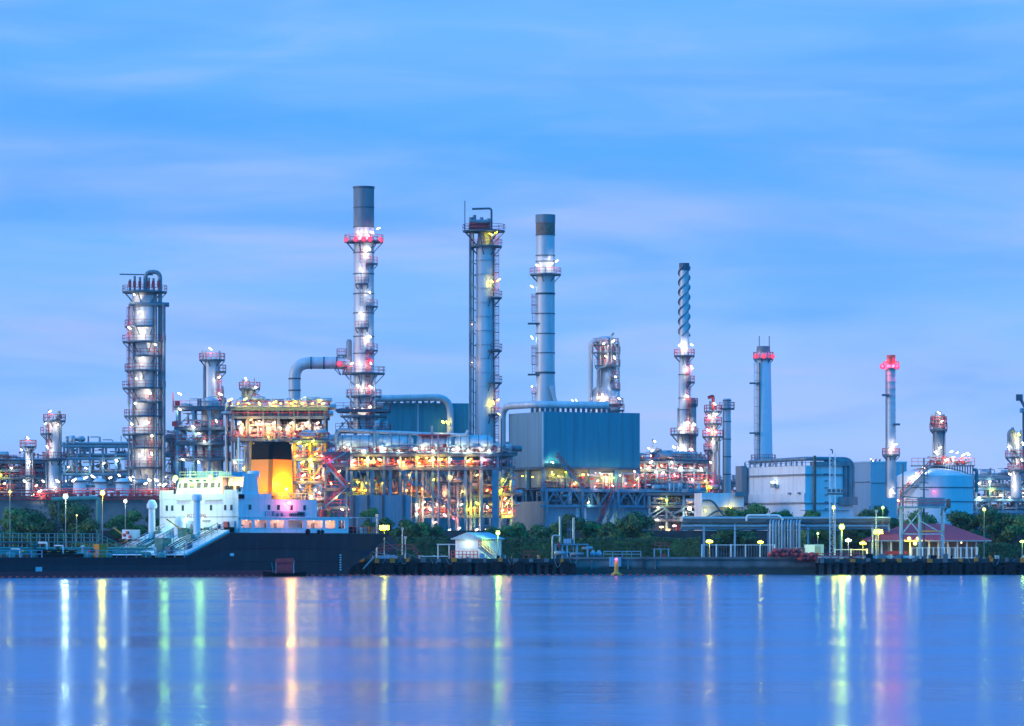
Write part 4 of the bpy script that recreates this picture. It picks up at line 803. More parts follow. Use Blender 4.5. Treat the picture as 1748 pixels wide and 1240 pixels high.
def right_side():
    t = Th('pipe_rack', 'crowded pipe rack with red valves between the blue-green box and the helical stack', 'structure', 1130, 915)
    rack(t, t.x(1078), t.x(1205), -4, 4, [t.z(788), t.z(802), t.z(822), t.z(842)], 6, clut=90, seed=71, npipe=3, post=.4)
    for px, py, c in ((1082, 806, 'white'), (1092, 800, 'warm'), (1105, 800, 'warm'), (1118, 806, 'white'), (1130, 808, 'white'), (1128, 796, 'warm'), (1145, 790, 'white'), (1160, 800, 'white'), (1178, 800, 'white'), (1195, 802, 'white'), (1085, 815, 'white'), (1202, 822, 'orange'), (1210, 832, 'yellow'), (1110, 790, 'white'), (1150, 812, 'pink'), (1180, 820, 'pink')): flood(t.o, (t.x(px), -5, t.z(py)), c, 420)
    t = column_simple('process_column', 'little pipe-wrapped column peeping up right of the blue-green box', 1114, 925, [(768, 5), (800, 6)], [(776, 12, -60, 60)], [(1117, 754), (1107, 766), (1110, 778), (1108, 786)], [(1120, 764, 800, 1)], [(1114, 766, 750, .15)])
    pipe_path(t, [(t.x(1119), -1, t.z(790)), (t.x(1119), -1, t.z(770)), (t.x(1127), -1, t.z(768)), (t.x(1128), -1, t.z(780))], .4, .8, 'pipe_dark')
    t = Th('process_shed', 'blue steel-framed enclosure full of pipes right of the beige-sided box', 'structure', 1155, 870)
    rack(t, t.x(1108), t.x(1195), -3, 5, [t.z(842), t.z(863), t.z(886)], 3, clut=34, seed=72, npipe=4, post=.45, rails=False)
    MB().bb(t.x(1108), t.x(1194), 5.4, 6, 0, t.z(838)).build('back_panel', 'shed_blue', t.o)
    for i in range(2): MB().beam((t.x(1110 + 40 * i), -3.3, t.z(878)), (t.x(1130 + 40 * i), -3.3, t.z(865)), .3).beam((t.x(1150 + 40 * i), -3.35, t.z(882)), (t.x(1130 + 40 * i), -3.35, t.z(865)), .3).build('brace', 'steel_blue', t.o)
    for px, py, c in ((1137, 855, 'yellow'), (1135, 912, 'yellow'), (1122, 867, 'warm'), (1176, 867, 'warm'), (1166, 884, 'white'), (1128, 900, 'orange'), (1120, 888, 'white'), (1155, 911, 'yellow'), (1140, 905, 'orange'), (1150, 898, 'pink'), (1175, 870, 'white')): flood(t.o, (t.x(px), -4, t.z(py)), c, 320, 0)
    MB().lathe(t.x(1168), -3.5, [(t.L(6), 0), (t.L(6), t.z(905)), (t.L(4), t.z(899)), (.1, t.z(897))], 14).build('vessel', 'white_clad', t.o); MB().box((t.x(1156), -4, t.z(908)), (t.L(6), 1, 2.6)).build('pump_panel', 'red', t.o)
    # white block with the roof duct
    t = Th('boiler_house', 'large white clad block with a pipe loop over its roof', 'building', 1374, 855, YAW)
    W, D = corner(t, 1266, 1456)
    z1, z2, zm = t.z(795), t.z(842), t.z(858)
    MB().bb(0, W, 0, D, 0, zm).build('lower_wall', 'white_clad', t.o); MB().bb(.15, W - .1, .15, D, zm + .003, z1).build('upper_wall', 'white', t.o)
    MB().bb(-.18, W + .1, -.18, D + .1, zm - .3, zm - .004).build('ledge', 'clad_dark', t.o); MB().bb(-.1, .16, -.12, D, t.z(812), t.z(812) + .35).build('ledge', 'clad_dark', t.o); MB().bb(.17, W, -.1, .12, t.z(812), t.z(812) + .35).build('ledge', 'clad_dark', t.o)
    MB().bb(-.05, .12, .2, D * .99, zm + .1, t.z(842)).build('cladding_strip', 'white_clad', t.o)
    MB().bb(-1.5, -.2, D - 2.0, D + .6, zm, t.z(792)).build('duct', 'clad_dark', t.o)
    MB().bb(-1.2, W - 1, -.4, -.19, t.z(872), t.z(871)).build('drip_rail', 'clad_dark', t.o)
    # roof works
    MB().tube(elbow([(1, D - 1, t.z(785)), (1, 1.4, t.z(783)), (W + .3, .6, t.z(783)), (W + .3, .6, t.z(850))], 2.0, 5), t.L(3.6), 12).build('roof_pipe', 'pipe_dark', t.o)
    for dx in (-1.7, -.7): MB().tube(elbow([(W + dx - 4, 1.6, t.z(788)), (W + dx, .1, t.z(786)), (W + dx, .1, t.z(848))], 1.6, 5), t.L(4.2), 12).build('downcomer', 'pipe_dark', t.o)
    MB().bb(W - 9, W - 1, -.5, 1.5, z1 + .003, t.z(788)).build('roof_plant', 'clad_dark', t.o)
    rl = MB(); rl.beam((.3, .3, z1), (.3, D - .3, z1), .1); o = rl.build('roof_kerb', 'clad_dark', t.o); railing(o, [(.3, D - .3, z1), (.3, .3, z1), (W - .2, .3, z1)], m='clad_dark')
    for i in range(12): MB().bb(-.15 + 0, .05, 1 + i * 2.2, 1.4 + i * 2.2, z1, t.z(786)).build('pipe_support', 'clad_dark', t.o)
    MB().bb(1.8, 2.3, -.5, -.19, 0, t.z(778)).build('downpipe', 'rust', t.o)
    for k in range(6): MB().bb(4.4, 5.2, -.35, -.19, t.z(870 - k * 12), t.z(868 - k * 12)).build('vent_slot', 'clad_dark', t.o)
    flood(t.o, (-.8, D * .46, t.z(822)), 'cool', 300, 0, 1.4); MB().box((-.6, D * .46, t.z(828)), (.5, 1.8, .8)).build('lamp_box', 'clad_dark', t.o)
    for y in (2, 6): MB().box((-.3, y, t.z(842)), (.3, .8, .4)).build('vent_slot', 'clad_dark', t.o)
    MB().bb(W - 3.4, W + .5, -1.2, -.2, t.z(862), t.z(848)).build('fan_platform', 'clad_dark', t.o)
    t = Th('annex_building', 'low white annex with a round dark conveyor gallery left of the white block', 'building', 1262, 858, R(12))
    MB().bb(-t.L(66), t.L(8), 0, 6, t.z(866), t.z(842)).build('upper_wall', 'white', t.o); MB().bb(-t.L(66), -t.L(40), .3, 6, 0, t.z(866) - .003).build('side_wall', 'white_clad', t.o); MB().bb(-t.L(40), t.L(8), 1.6, 6, 0, t.z(866) - .003).build('back_wall', 'grey_clad', t.o)
    MB().bb(-t.L(10), t.L(8), -1.2, -.004, t.z(848), t.z(840)).build('canopy', 'clad_dark', t.o)
    MB().tube(elbow([(-t.L(66), -.6, t.z(855)), (-t.L(50), -.6, t.z(854)), (-t.L(22), -.6, t.z(888))], 1.5, 5), .22, 6).build('conveyor_rail', 'steel', t.o); MB().tube(elbow([(-t.L(60), -.5, t.z(884)), (-t.L(35), -.5, t.z(868)), (-t.L(10), -.5, t.z(888))], 2, 5), .2, 6).build('conveyor_rail', 'steel', t.o)
    flood(t.o, (-t.L(62), -.9, t.z(872)), 'yellow', 160, 60); flood(t.o, (-t.L(18), -.9, t.z(866)), 'yellow', 160, 60)
    t = Th('annex_building', 'pale grey two-tone block between the white block and the lone stack', 'building', 1486, 930, YAW)
    W, D = corner(t, 1452, 1548); MB().bb(0, W, 0, D, 0, t.z(790)).build('wall', 'grey_clad', t.o); MB().bb(-.12, W + .1, -.1, D, t.z(790) + .003, t.z(790) + .3).build('parapet', 'white_clad', t.o)
    MB().bb(-.08, -.003, 0.2, D - .2, t.z(824), t.z(824) + .25).build('ledge', 'clad_dark', t.o); MB().bb(.2, W - .2, -.08, -.003, t.z(826), t.z(826) + .25).build('ledge', 'clad_dark', t.o)
    for k in range(3): MB().beam((.6 + k, 1, t.z(790)), (1 + k, 1, t.z(784)), .25).build('roof_vent', 'red', t.o)
    flood(t.o, (1.5, 2, t.z(785)), 'white', 160, 30)
    # storage tank
    t = Th('storage_tank', 'wide white storage tank with a domed roof and crowded red-railed roof platform', 'tank', 1596, 860)
    r = t.L(65); zt = t.z(813)
    MB().lathe(0, 0, [(r, 0), (r, zt)], 48).build('shell', 'tank', t.o); MB().lathe(0, 0, [(r, zt), (r * .8, t.z(806)), (r * .5, t.z(800)), (r * .2, t.z(797)), (.1, t.z(796.5))], 48).build('roof', 'tank', t.o)
    for py in (834, 858): MB().ring(0, 0, t.z(py), t.z(py) + .18, r - .01, r + .12, 0, 360, 48).build('stiffener_ring', 'steel', t.o)
    d = MB().bb(t.x(1553), t.x(1660), -r * .55, -r * .2, t.z(797), t.z(795)).build('roof_platform', 'steel', t.o); railing(d, [(t.x(1553), -r * .55, t.z(795)), (t.x(1660), -r * .55, t.z(795))], 1.4, 1.2)
    for i in range(14): px = 1600 + i * 4.4; MB().bb(t.x(px) - .12, t.x(px) + .12, -r * .5, -r * .48, t.z(806 + i * .4), t.z(797)).build('platform_leg', 'steel', t.o)
    clutter(t, t.x(1580), t.x(1655), -r * .5, -r * .25, t.z(795), t.z(780), 45, 81, .6)
    for px, py in ((1595, 775), (1620, 772), (1630, 774), (1640, 778), (1648, 776), (1612, 786), (1572, 800), (1560, 810), (1548, 818)): flood(t.o, (t.x(px), -r * .62 if px > 1580 else -r * .85, t.z(py)), 'white', 420)
    stairs(t, (t.x(1582), -r - .9, t.z(797)), (t.x(1532), -r * .6, t.z(850)), 1.2); stairs(t, (t.x(1534), -r * .7, t.z(848)), (t.x(1528), -r * .75, t.z(885)), 1.0)
    flood(t.o, (t.x(1588), -r - .6, t.z(840)), 'red', 40, 0, .8); flood(t.o, (t.x(1521), -r * .7, t.z(842)), 'warm', 260); flood(t.o, (t.x(1530), -r * .75, t.z(856)), 'warm', 260)
    pipe_path(t, [(t.x(1660), 0, t.z(802)), (t.x(1667), 0, t.z(802)), (t.x(1667), 0, t.z(840))], .35, .8, 'pipe_dark')
    t = Th('pipe_rack', 'low pipe rack with dotted lamps right of the white storage tank', 'structure', 1700, 905)
    rack(t, t.x(1664), t.x(1800), -3, 3, [t.z(815), t.z(833), t.z(852), t.z(872)], 6, clut=40, seed=91, npipe=5, post=.35, rails=False, deck=False)
    for px, py, c in ((1668, 826, 'white'), (1690, 838, 'yellow'), (1705, 846, 'white'), (1668, 850, 'white'), (1686, 823, 'white'), (1745, 842, 'white'), (1720, 850, 'white'), (1735, 828, 'white')): flood(t.o, (t.x(px), -3.8, t.z(py)), c, 260, 0, .8)
    # far plant closing the view
    for i, (a, b, py, sd, lab) in enumerate(((-60, 130, 806, 101, 'distant hazy plant skyline at the far left behind the slim columns'), (560, 880, 760, 104, 'distant plant frames showing under the long process deck'), (860, 1120, 800, 105, 'distant plant frames behind the legs of the big raised box'), (1180, 1290, 825, 107, 'distant plant frames behind the bundled-pipe column'), (1640, 1820, 832, 108, 'distant plant skyline at the far right behind the tank'))):
        t = Th('distant_plant', lab, 'structure', (a + b) / 2, 1040, group='far process plant')
        rack(t, t.x(a), t.x(b), -4, 4, [t.z(py), t.z(py + 22), t.z(py + 44), t.z(900)], 8, clut=40, seed=sd, npipe=3, rails=(i != 1), m='steel', post=.6)
        MB().bb(t.x(a), t.x(b), 4.6, 6, 0, t.z(py + 30)).build('back_wall', 'shed_blue', t.o)
        for k in range(6): flood(t.o, (t.x(a + (b - a) * (k + .5) / 6), -5, t.z(py + 10 + (k * 13) % 30)), 'white', 260)
box_main(); box_back(); reactor(); frame_left(); left_racks(); main_deck(); right_side()
# ------------------------------------------------------------------ the tanker
def ship():
    t = Th('tanker_ship', 'white and black tanker with an orange funnel and a lit side passage', 'ship', 407, 715, R(50), z0=0.0)
    o = t.o; B = 18.5
    # hull loft: stations along the ship, near side first
    st = [(-92, .8, .3, 4.6), (-86, 4.5, 2.5, 4.2), (-76, 8.2, 6.5, 3.6), (-66, 9.25, 9.0, 3.25), (-40, 9.25, 9.25, 3.1), (-12.5, 9.25, 9.25, 3.1), (-1.8, 9.25, 9.25, 7.24), (14, 9.25, 9.25, 7.2), (27, 9.2, 8.6, 7.15), (33, 8.9, 7.0, 7.15), (38.6, 8.3, 5.5, 7.2)]
    bot = [-1.5] * 8 + [-1.5, -1.5, -1.5]
    vs = []; fs = []; prof = []
    for i, (x, hw, hb, zt) in enumerate(st):
        c = B / 2
        if i == len(st) - 1: low = [(4.6, 1.0), (3.2, .6), (1.6, .2)]; 
        zl = [zt, zt * .62, zt * .3, -1.2]; xx = [x] * 4; hws = [hw, hw * .985, hb * .5 + hw * .5, hb]
        if i == len(st) - 1: xx = [x, x - 2.8, x - 6.0, x - 11.5]; hws = [hw, hw * .95, hw * .8, hw * .6]
        if i == len(st) - 2: xx = [x, x - .8, x - 2, x - 6.5]; hws = [hw, hw * .97, hw * .88, hw * .72]
        for k in range(4): vs.append((xx[k], c - hws[k], zl[k]))
        for k in range(3, -1, -1): vs.append((xx[k], c + hws[k], zl[k]))
    rows = [[Vector(q) for q in vs[i * 8:i * 8 + 8]] for i in range(len(st))]; fine = []
    for i in range(len(rows) - 1):
        nn = 6 if i >= 7 else 1
        for k in range(nn):
            f = k / nn; p0, p1, p2, p3 = rows[max(7, i - 1) if i >= 7 else i], rows[i], rows[i + 1], rows[min(len(rows) - 1, i + 2)]
            fine.append([p1[j] if nn == 1 else .5 * (2 * p1[j] + (p2[j] - p0[j]) * f + (2 * p0[j] - 5 * p1[j] + 4 * p2[j] - p3[j]) * f * f + (3 * p1[j] - p0[j] - 3 * p2[j] + p3[j]) * f ** 3) for j in range(8)])
    fine.append(rows[-1]); out = []
    for r8 in fine:
        near = []
        for q in range(10): f = q / 9 * 3; j = min(2, int(f)); near.append(r8[j].lerp(r8[j + 1], f - j))
        far = []
        for q in range(10): f = q / 9 * 3; j = min(2, int(f)); far.append(r8[4 + j].lerp(r8[5 + j], f - j))
        out += near + far
    vs = out; n = len(fine); fs = []
    for i in range(n - 1):
        for k in range(20): a = i * 20 + k; b = i * 20 + (k + 1) % 20; fs.append((a, a + 20, b + 20, b))
    fs.append(tuple(range(20))); fs.append(tuple(range(n * 20 - 1, n * 20 - 21, -1)))
    MB().add(vs, fs).build('hull', 'hull', o)
    MB().add([(-66, .35, 3.2), (-12.8, .35, 3.14), (-12.8, B - .35, 3.14), (-66, B - .35, 3.2)], [(0, 1, 2, 3)]).build('main_deck', 'green_deck', o)
    MB().bb(-1.6, 37.8, .5, B - .5, 7.22, 7.27).build('poop_deck', 'green_deck', o)
    # sloped white casing from the poop down to the tank deck, with black striped ladders
    MB().add([(-1.5, .7, 7.75), (-1.5, B - .3, 7.75), (-12.6, B - .3, 3.5), (-12.6, .7, 3.5), (-.3, .7, 7.75), (-.3, B - .3, 7.75), (-.3, B - .3, 3.2), (-.3, .7, 3.2)],
             [(0, 1, 2, 3), (0, 4, 5, 1), (0, 3, 7, 4), (1, 5, 6, 2)]).build('sloped_casing', 'white', o)
    for y in (3.8, 6.6, 12.2, 14.6):
        m = MB()
        for k in (-.4, .4): m.beam((-1.7, y + k, 8.0), (-12.4, y + k, 3.9), .13)
        m.build('deck_ladder', 'black_paint', o)
    for y, m_ in ((1.6, 'pipe'), (3.0, 'pipe_green'), (7.4, 'pipe_green'), (11.2, 'pipe_green'), (15.6, 'pipe')): railing(o, [(-1.9, y, 7.8), (-12.4, y, 3.7)], 1.1, 1.5, m_, th=.09)
    for k_, (x, y, w_, h_) in enumerate(((-4, 9.2, 1.6, 1.3), (-6, 5.2, 1.3, 1.0), (-8.2, 9.6, 2.0, 1.2), (-9.6, 2.4, 1.0, .9), (-10.4, 7.6, 1.4, 1.2), (-10.8, 13.2, 1.8, 1.0), (-5.2, 13.4, 1.4, 1.2), (-11.6, 4.6, 1.2, 1.1))):
        zc = 7.75 + (x + 1.5) * .383; MB().bb(x - w_ / 2, x + w_ / 2, y - w_ / 2, y + w_ / 2, zc - .4, zc + h_).build('deck_locker', ('green_deck', 'pipe_green', 'green_deck', 'steel')[k_ % 4], o)
    # lower passage: outer screen with openings, inner wall behind
    zb, zs, zh, zt2 = 7.28, 8.08, 9.42, 9.82
    ops = [(412, 430), (435, 455.5), (461, 484.6), (490.5, 515), (521, 547), (552, 567.6), (573, 582.7)]
    def xs(px): return (px - 407) / 7.05 * (1 + .0007 * (px - 407) * .5)
    m = MB(); x_end = xs(589)
    m.bb(0.0, x_end, 0, .15, zb, zs); m.bb(0.0, x_end, 0, .15, zh, zt2)
    edge = [0.0] + [v for a, b in ops for v in (xs(a), xs(b))] + [x_end]
    for i in range(0, len(edge), 2): m.bb(edge[i], edge[i + 1], .003, .147, zs + .001, zh - .001)
    m.build('passage_screen', 'white', o)
    fr = MB()
    for a, b in ops:
        a, b = xs(a), xs(b)
        for q in ((a - .06, b + .06, zs - .06, zs + .0), (a - .06, b + .06, zh, zh + .06)): fr.bb(q[0], q[1], -.04, -.003, q[2], q[3])
    fr.build('opening_trim', 'white_clad', o)
    MB().bb(.1, x_end - .5, 2.0, B - 2.0, zb, zt2 - .2).build('passage_wall', 'white', o)
    MB().bb(0, xs(594), -.1, B, zt2, zt2 + .22).build('boat_deck', 'white', o)
    for px, wd, c in ((440, .9, 'beige_clad'), (464, .7, 'clad_dark'), (479, .6, 'clad_dark'), (496, .8, 'clad_dark'), (541, .7, 'clad_dark'), (419, 1.6, 'clad_dark')):
        if px == 419: MB().bb(xs(px) - .9, xs(px) + .7, 1.2, 1.5, 8.4, 8.6).build('pipe', c, o)
        else: MB().bb(xs(px) - wd / 2 + .6, xs(px) + wd / 2 + .6, 1.9, 1.997, zb, 9.0).build('door', c, o)
    MB().bb(xs(523) + .5, xs(527) + .7, 1.7, 1.9, 8.1, 8.95).build('locker', 'yellow', o)
    for px in (428, 448, 481, 493, 540, 557, 566): 
        MB().ball((xs(px) + .2, 1.2, 9.45), .16, 8).build('passage_lamp', 'globe_coral', o); light(o, (xs(px) + .2, 1.0, 9.25), 'coral', 46, .15)
    light(o, (xs(579), 1.0, 9.0), 'orange', 30, .15); MB().ball((xs(592), .9, 8.5), .45, 8).build('life_raft_drum', 'orange', o); light(o, (xs(592), .2, 9.2), 'orange', 40, .15)
    # main block: front face to the wings, side face
    xe = xs(538); z2 = 12.95
    MB().bb(0, xe, 0, B, zt2 + .23, z2).build('accommodation_block', 'white', o)
    MB().bb(0, .35, 0, B, 7.28, zt2 + .22 - .005).build('front_bulkhead', 'white', o)
    MB().bb(-.04, 8.0, -.05, B + .05, z2 + .003, 13.85).build('bridge_deck', 'white', o)
    wn = MB()
    for px in (426.5, 458.5, 474.5, 496, 517.5): x = xs(px); MB().bb(x - .3, x + .3, -.05, -.003, 11.15, 12.0).build('window', 'glass_dark', o); wn.bb(x - .42, x + .42, -.03, -.002, 12.01, 12.1).bb(x - .42, x + .42, -.03, -.002, 11.05, 11.14)
    wn.build('window_trim', 'white_clad', o)
    MB().bb(-.1, 1.2, -.25, -.06, 13.0, 13.7).build('name_board', 'black_paint', o)
    def py2y(px): return (407 - px) / 7.39
    for px in (283, 292.5, 311, 360, 384.5, 395): y = py2y(px); MB().bb(-.05, -.003, y - .25, y + .25, 11.05, 11.95).build('window', 'glass_dark', o)
    for a, b in ((300, 325), (349, 378)): MB().bb(-.35, -.003, py2y(b), py2y(a), 12.75, 12.86).build('ledge', 'clad', o)
    # bridge
    ya, yb = py2y(378), py2y(297); zb1, zb2 = 13.86, 16.5
    vs = [(0.2, ya, zb1), (0.2, yb, zb1), (7.5, yb, zb1), (7.5, ya, zb1), (.7, ya + .5, zb2), (.7, yb - .3, zb2), (7.5, yb - .3, zb2), (7.5, ya + .5, zb2)]
    br = MB().add(vs, [(0, 1, 2, 3), (4, 7, 6, 5), (0, 4, 5, 1), (1, 5, 6, 2), (2, 6, 7, 3), (3, 7, 4, 0)]).build('bridge', 'white', o)
    for px, wd in ((303, .45), (313, .95), (324, .95), (336, .95), (348, .95), (360, .95), (371, .5)):
        y = py2y(px - .6); x = .2 + .5 * .58
        MB().add([(x - .12, y - wd / 2, 14.9), (x - .12, y + wd / 2, 14.9), (x + .05, y + wd / 2, 15.75), (x + .05, y - wd / 2, 15.75), (x + .2, y - wd / 2, 14.9), (x + .2, y + wd / 2, 14.9), (x + .3, y + wd / 2, 15.75), (x + .3, y - wd / 2, 15.75)],
                 [(0, 1, 2, 3), (4, 7, 6, 5), (0, 4, 5, 1), (1, 5, 6, 2), (2, 6, 7, 3), (3, 7, 4, 0)]).build('window', 'glass_dark', br)
    for px in (321, 333, 345.5): y = py2y(px); MB().bb(.36, .52, y - .22, y + .22, 16.0, 16.25).build('vent_slot', 'glass_dark', br)
    MB().bb(.5, 7.6, ya + .3, yb - .1, zb2 + .003, zb2 + .12).build('bridge_roof', 'white_clad', br)
    for a, b in ((.3, ya - .6), (yb + .5, B)): w_ = MB().bb(-.02, .25, a, b, 13.86, 14.5).build('wing_bulwark', 'white', o)
    MB().bb(2.2, 5, py2y(350), py2y(319), zb2 + .13, 17.7).build('roof_locker', 'roof_blue', o)
    for px in (310, 316, 354, 366): MB().tube([(1.5, py2y(px), zb2), (1.5, py2y(px), 18.0 + (px % 3) * .5)], .09, 5).build('aerial', 'green_deck', o)
    mm = MB().tube([(5, py2y(372), zb2), (5, py2y(372), 23.5)], .16, 6).tube([(5, py2y(380), 19), (5, py2y(364), 19)], .08, 5); mm.build('radar_mast', 'white', o)
    MB().box((5, py2y(372), 19.6), (.3, 2.6, .25)).build('radar_scanner', 'white', o)
    railing(o, [(.8, ya + .6, zb2 + .12), (.8, yb - .4, zb2 + .12)], 1.0, 1.2, 'pipe', th=.06)
    for px in (298, 359): MB().ball((.0, py2y(px), zb2 + .1), .52, 12).build('deck_lamp', 'globe_green', o); light(o, (-2.6, py2y(px), zb2 + .6), 'green', 800, .4)
    # house behind the bridge: slanted blue wall seen from the side, canopy with the orange lamp
    MB().prism([(1.0, 13.86), (5.2, 13.86), (4.3, 17.2), (1.6, 17.2)], .15, 3.6).build('wheelhouse_stair', 'white', o)
    MB().bb(-.6, 2.2, .5, 4.2, 16.6, 16.8).build('canopy', 'white', o); MB().bb(-.8, 2.6, .8, 3.8, 16.83, 17.5).build('canopy_box', 'roof_blue', o)
    MB().ball((.3, 1.9, 16.2), .3, 10).build('deck_lamp', 'globe_orange', o); light(o, (.1, 1.6, 15.9), 'orange', 420, .2)
    for y in (.9, 2.4, 3.4): MB().bb(.7, .95, y - .35, y + .35, 14.3, 15.2).build('porthole', 'glass_dark', o)
    # vents and funnel
    vx, vy = 6.2, 2.4
    MB().lathe(vx, vy, [(.75, z2), (.75, 16.6), (1.05, 16.7), (1.05, 17.6), (.9, 17.75)], 18).build('mushroom_vent', 'white', o)
    fx, fy, fw, fl = 14.2, 6.2, 4.6, 6.5
    tp = 22.6; bd = 19.9
    def fun(z0, z1, ins0, ins1, name, mt, g=0):
        c = .55; a = MB(); rows = []
        for z, i in ((z0, ins0), (z1, ins1)): rows.append([(fx + i - g, fy - g + c, z), (fx + i + c - g, fy - g, z), (fx + fl - i - c + g, fy - g, z), (fx + fl - i + g, fy + c - g, z), (fx + fl - i + g, fy + fw + g, z), (fx + i - g, fy + fw + g, z)])
        v = rows[0] + rows[1]; a.add(v, [(0, 5, 4, 3, 2, 1), (6, 7, 8, 9, 10, 11)] + [(k, (k + 1) % 6, (k + 1) % 6 + 6, k + 6) for k in range(6)]); return a.build(name, mt, o)
    fun(13, bd, 0, .35, 'funnel', 'orange'); fun(bd + .003, tp, .36, .5, 'funnel_top', 'black_paint', .02); fun(tp + .003, tp + .35, .9, 1.2, 'funnel_cap', 'black_paint')
    for k in range(3): MB().tube([(fx + 1.6 + k * 1.5, fy + 2.2, tp), (fx + 1.6 + k * 1.5, fy + 2.2, tp + .8)], .3, 8).build('exhaust_pipe', 'soot', o)
    MB().ball((fx + 2.6, fy - 1.5, 14.8), .34, 10).build('deck_lamp', 'globe_yellow', o); light(o, (fx + 3.4, fy - 1.9, 15.6), 'amber', 2600, .25)
    MB().ball((fx - 1.6, fy + 2.2, 14.2), .2, 8).build('deck_lamp', 'globe_warm', o); light(o, (fx - 2.2, fy + 1.8, 15.0), 'amber', 520, .25)  # added lamp with its light, put in to brighten the funnel's left face
    MB().tube([(fx + 3.4, fy - 2.4, 13), (fx + 2.6, fy - 1.5, 14.6)], .07, 5).build('lamp_bracket', 'steel', o)
    MB().ball((xs(490), -.35, 12.35), .3, 10).build('deck_lamp', 'globe_pink', o); light(o, (xs(490), -.9, 12.3), 'red', 520, .2); light(o, (xs(490), -.9, 12.3), 'coral', 160, .2)
    MB().bb(xe - 2, xe, .2, B - .2, z2 + .003, z2 + .05).build('deck_plate', 'green_deck', o)
    railing(o, [(6.5, .1, z2), (xe - .2, .1, z2), (xe - .2, B - .5, z2)], 1.1, 1.5, 'pipe', th=.06)
    MB().ring(8.6, .3, 13.3, 13.5, .25, .45).build('lifebuoy', 'red', o); MB().ring(24.5, .4, 10.8, 11, .25, .45).build('lifebuoy', 'red', o)
    # name board with weathered dark letters
    MB().bb(xs(452), xs(520), -.09, -.02, 9.98, 10.95).build('name_plate', 'roof_blue', o)
    rn = random.Random(3); m = MB(); x = xs(464)
    for k, l in enumerate('I_a,a_  aann##'):
        if l != ' ':
            wd, h = (.75, .75) if l == '#' else (.42, .5 if l != 'I' else .8)
            if l in 'Ia#n': m.bb(x, x + .12, -.14, -.093, 10.1, 10.1 + h); m.bb(x + .13, x + wd, -.14, -.093, 10.0 + h, 10.1 + h)
            if l in 'an#': m.bb(x + wd - .1, x + wd, -.14, -.093, 10.1, 9.99 + h)
            if l in 'a_#': m.bb(x + .13, x + wd - .11, -.14, -.093, 10.1, 10.22)
            if l == '#': m.bb(x + .13, x + wd - .11, -.14, -.093, 10.36, 10.62)
        x += .52 if l != '#' else .9
    m.build('lettering', 'black_paint', o)
    # deck clutter aft
    for px, c, h in ((541, 'beige_clad', .9), (548, 'clad_dark', .9), (558, 'red', 1.25), (562, 'red', 1.25), (567, 'yellow', 1.3), (573, 'green_deck', 1.1), (579, 'green_deck', 1.1)): MB().lathe(xs(px), 1.6, [(.36, 10.05), (.36, 10.05 + h), (.2, 10.1 + h)], 10).build('deck_drum', c, o)
    railing(o, [(xe + .2, .1, 10.05), (xs(594), .1, 10.05), (xs(594), B - .3, 10.05)], 1.1, 1.4, 'rail', th=.07)
    railing(o, [(xs(592), .5, 7.25), (38.0, 1.6, 7.25), (38.2, B - 1.6, 7.25)], 1.15, 1.4, 'rail', th=.08)
    for px in (598, 604, 620, 628, 634, 641, 646): MB().lathe(xs(px) * .985, 2.2, [(.28, 7.25), (.28, 8.0 + (px % 3) * .2), (.35, 8.1 + (px % 3) * .2)], 8).build('bollard', ('white', 'orange', 'pipe', 'red')[px % 4], o)
    MB().bb(xs(596), xs(608), 1.0, 4, 7.25, 8.4).build('mooring_winch', 'black_paint', o)
    fr = MB()
    for y in (1.2, B - 1.2):
        fr.beam((26.6, y, 10.0), (36.5, y, 10.0), .14)
        for x in (27, 31, 36.4): fr.beam((x, y, 7.25), (x, y, 10.0), .12)
    fr.build('awning_frame', 'pipe', o)
    for px, r in ((522, .5), (540, .35), (546, .35)): MB().ball((xs(px), -.1, 7.5), r, 10).build('fender_ball', 'rubber', o)
    # front of the accommodation: red letters, doors, cabinets
    for body, y, z, s, c in (('NO SMOKING', py2y(318.5), 10.0, .62, 'red'),):
        cu = bpy.data.curves.new('lettering', 'FONT'); cu.body = body; cu.size = s; cu.extrude = .012; cu.materials.append(M[c])
        ob = bpy.data.objects.new('lettering', cu); COL.objects.link(ob); ob.parent = o; ob.location = (-.03, y, z); ob.rotation_euler = (R(90), 0, R(-90)); ob.scale = (1.12, 1.15, 1)
        me = bpy.data.meshes.new_from_object(ob.evaluated_get(bpy.context.evaluated_depsgraph_get())); ob2 = bpy.data.objects.new('lettering', me); COL.objects.link(ob2); ob2.parent = o; ob2.location = ob.location; ob2.rotation_euler = ob.rotation_euler; ob2.scale = ob.scale; bpy.data.objects.remove(ob)
    m = MB()
    for k in range(7): m.bb(-.04, -.003, py2y(358 - k * 2) - .1, py2y(358 - k * 2) + .1, 9.1 - (k % 2) * .1, 9.45)
    m.build('notice_marks', 'clad_dark', o)
    for px, wd, z0, z1, c in ((387, 1.1, 7.8, 9.15, 'red'), (399, .8, 7.4, 9.2, 'clad'), (375, .3, 7.9, 8.7, 'glass_dark'), (328, .3, 7.9, 8.8, 'red'), (326, 1.0, 7.3, 9.3, 'roof_blue'), (315, 1.0, 7.4, 9.0, 'white_clad'), (299, .35, 7.9, 8.6, 'glass_dark'), (353, .9, 7.3, 8.2, 'green_deck'), (380, .3, 7.3, 7.9, 'clad_dark')):
        y = py2y(px); MB().bb(-.35, -.003, y - wd / 2, y + wd / 2, z0, z1).build('cabinet' if c != 'clad' else 'door', c, o)
    MB().bb(-1.4, -.36, .6, 2.0, 7.3, 8.2).build('capstan', 'black_paint', o)
    for y in (4.2, 6.4, 7.4): MB().lathe(-1.1, y, [(.25, 7.3), (.25, 7.9), (.1, 8.0)], 8).build('bollard', 'red' if y < 5 else 'black_paint', o)
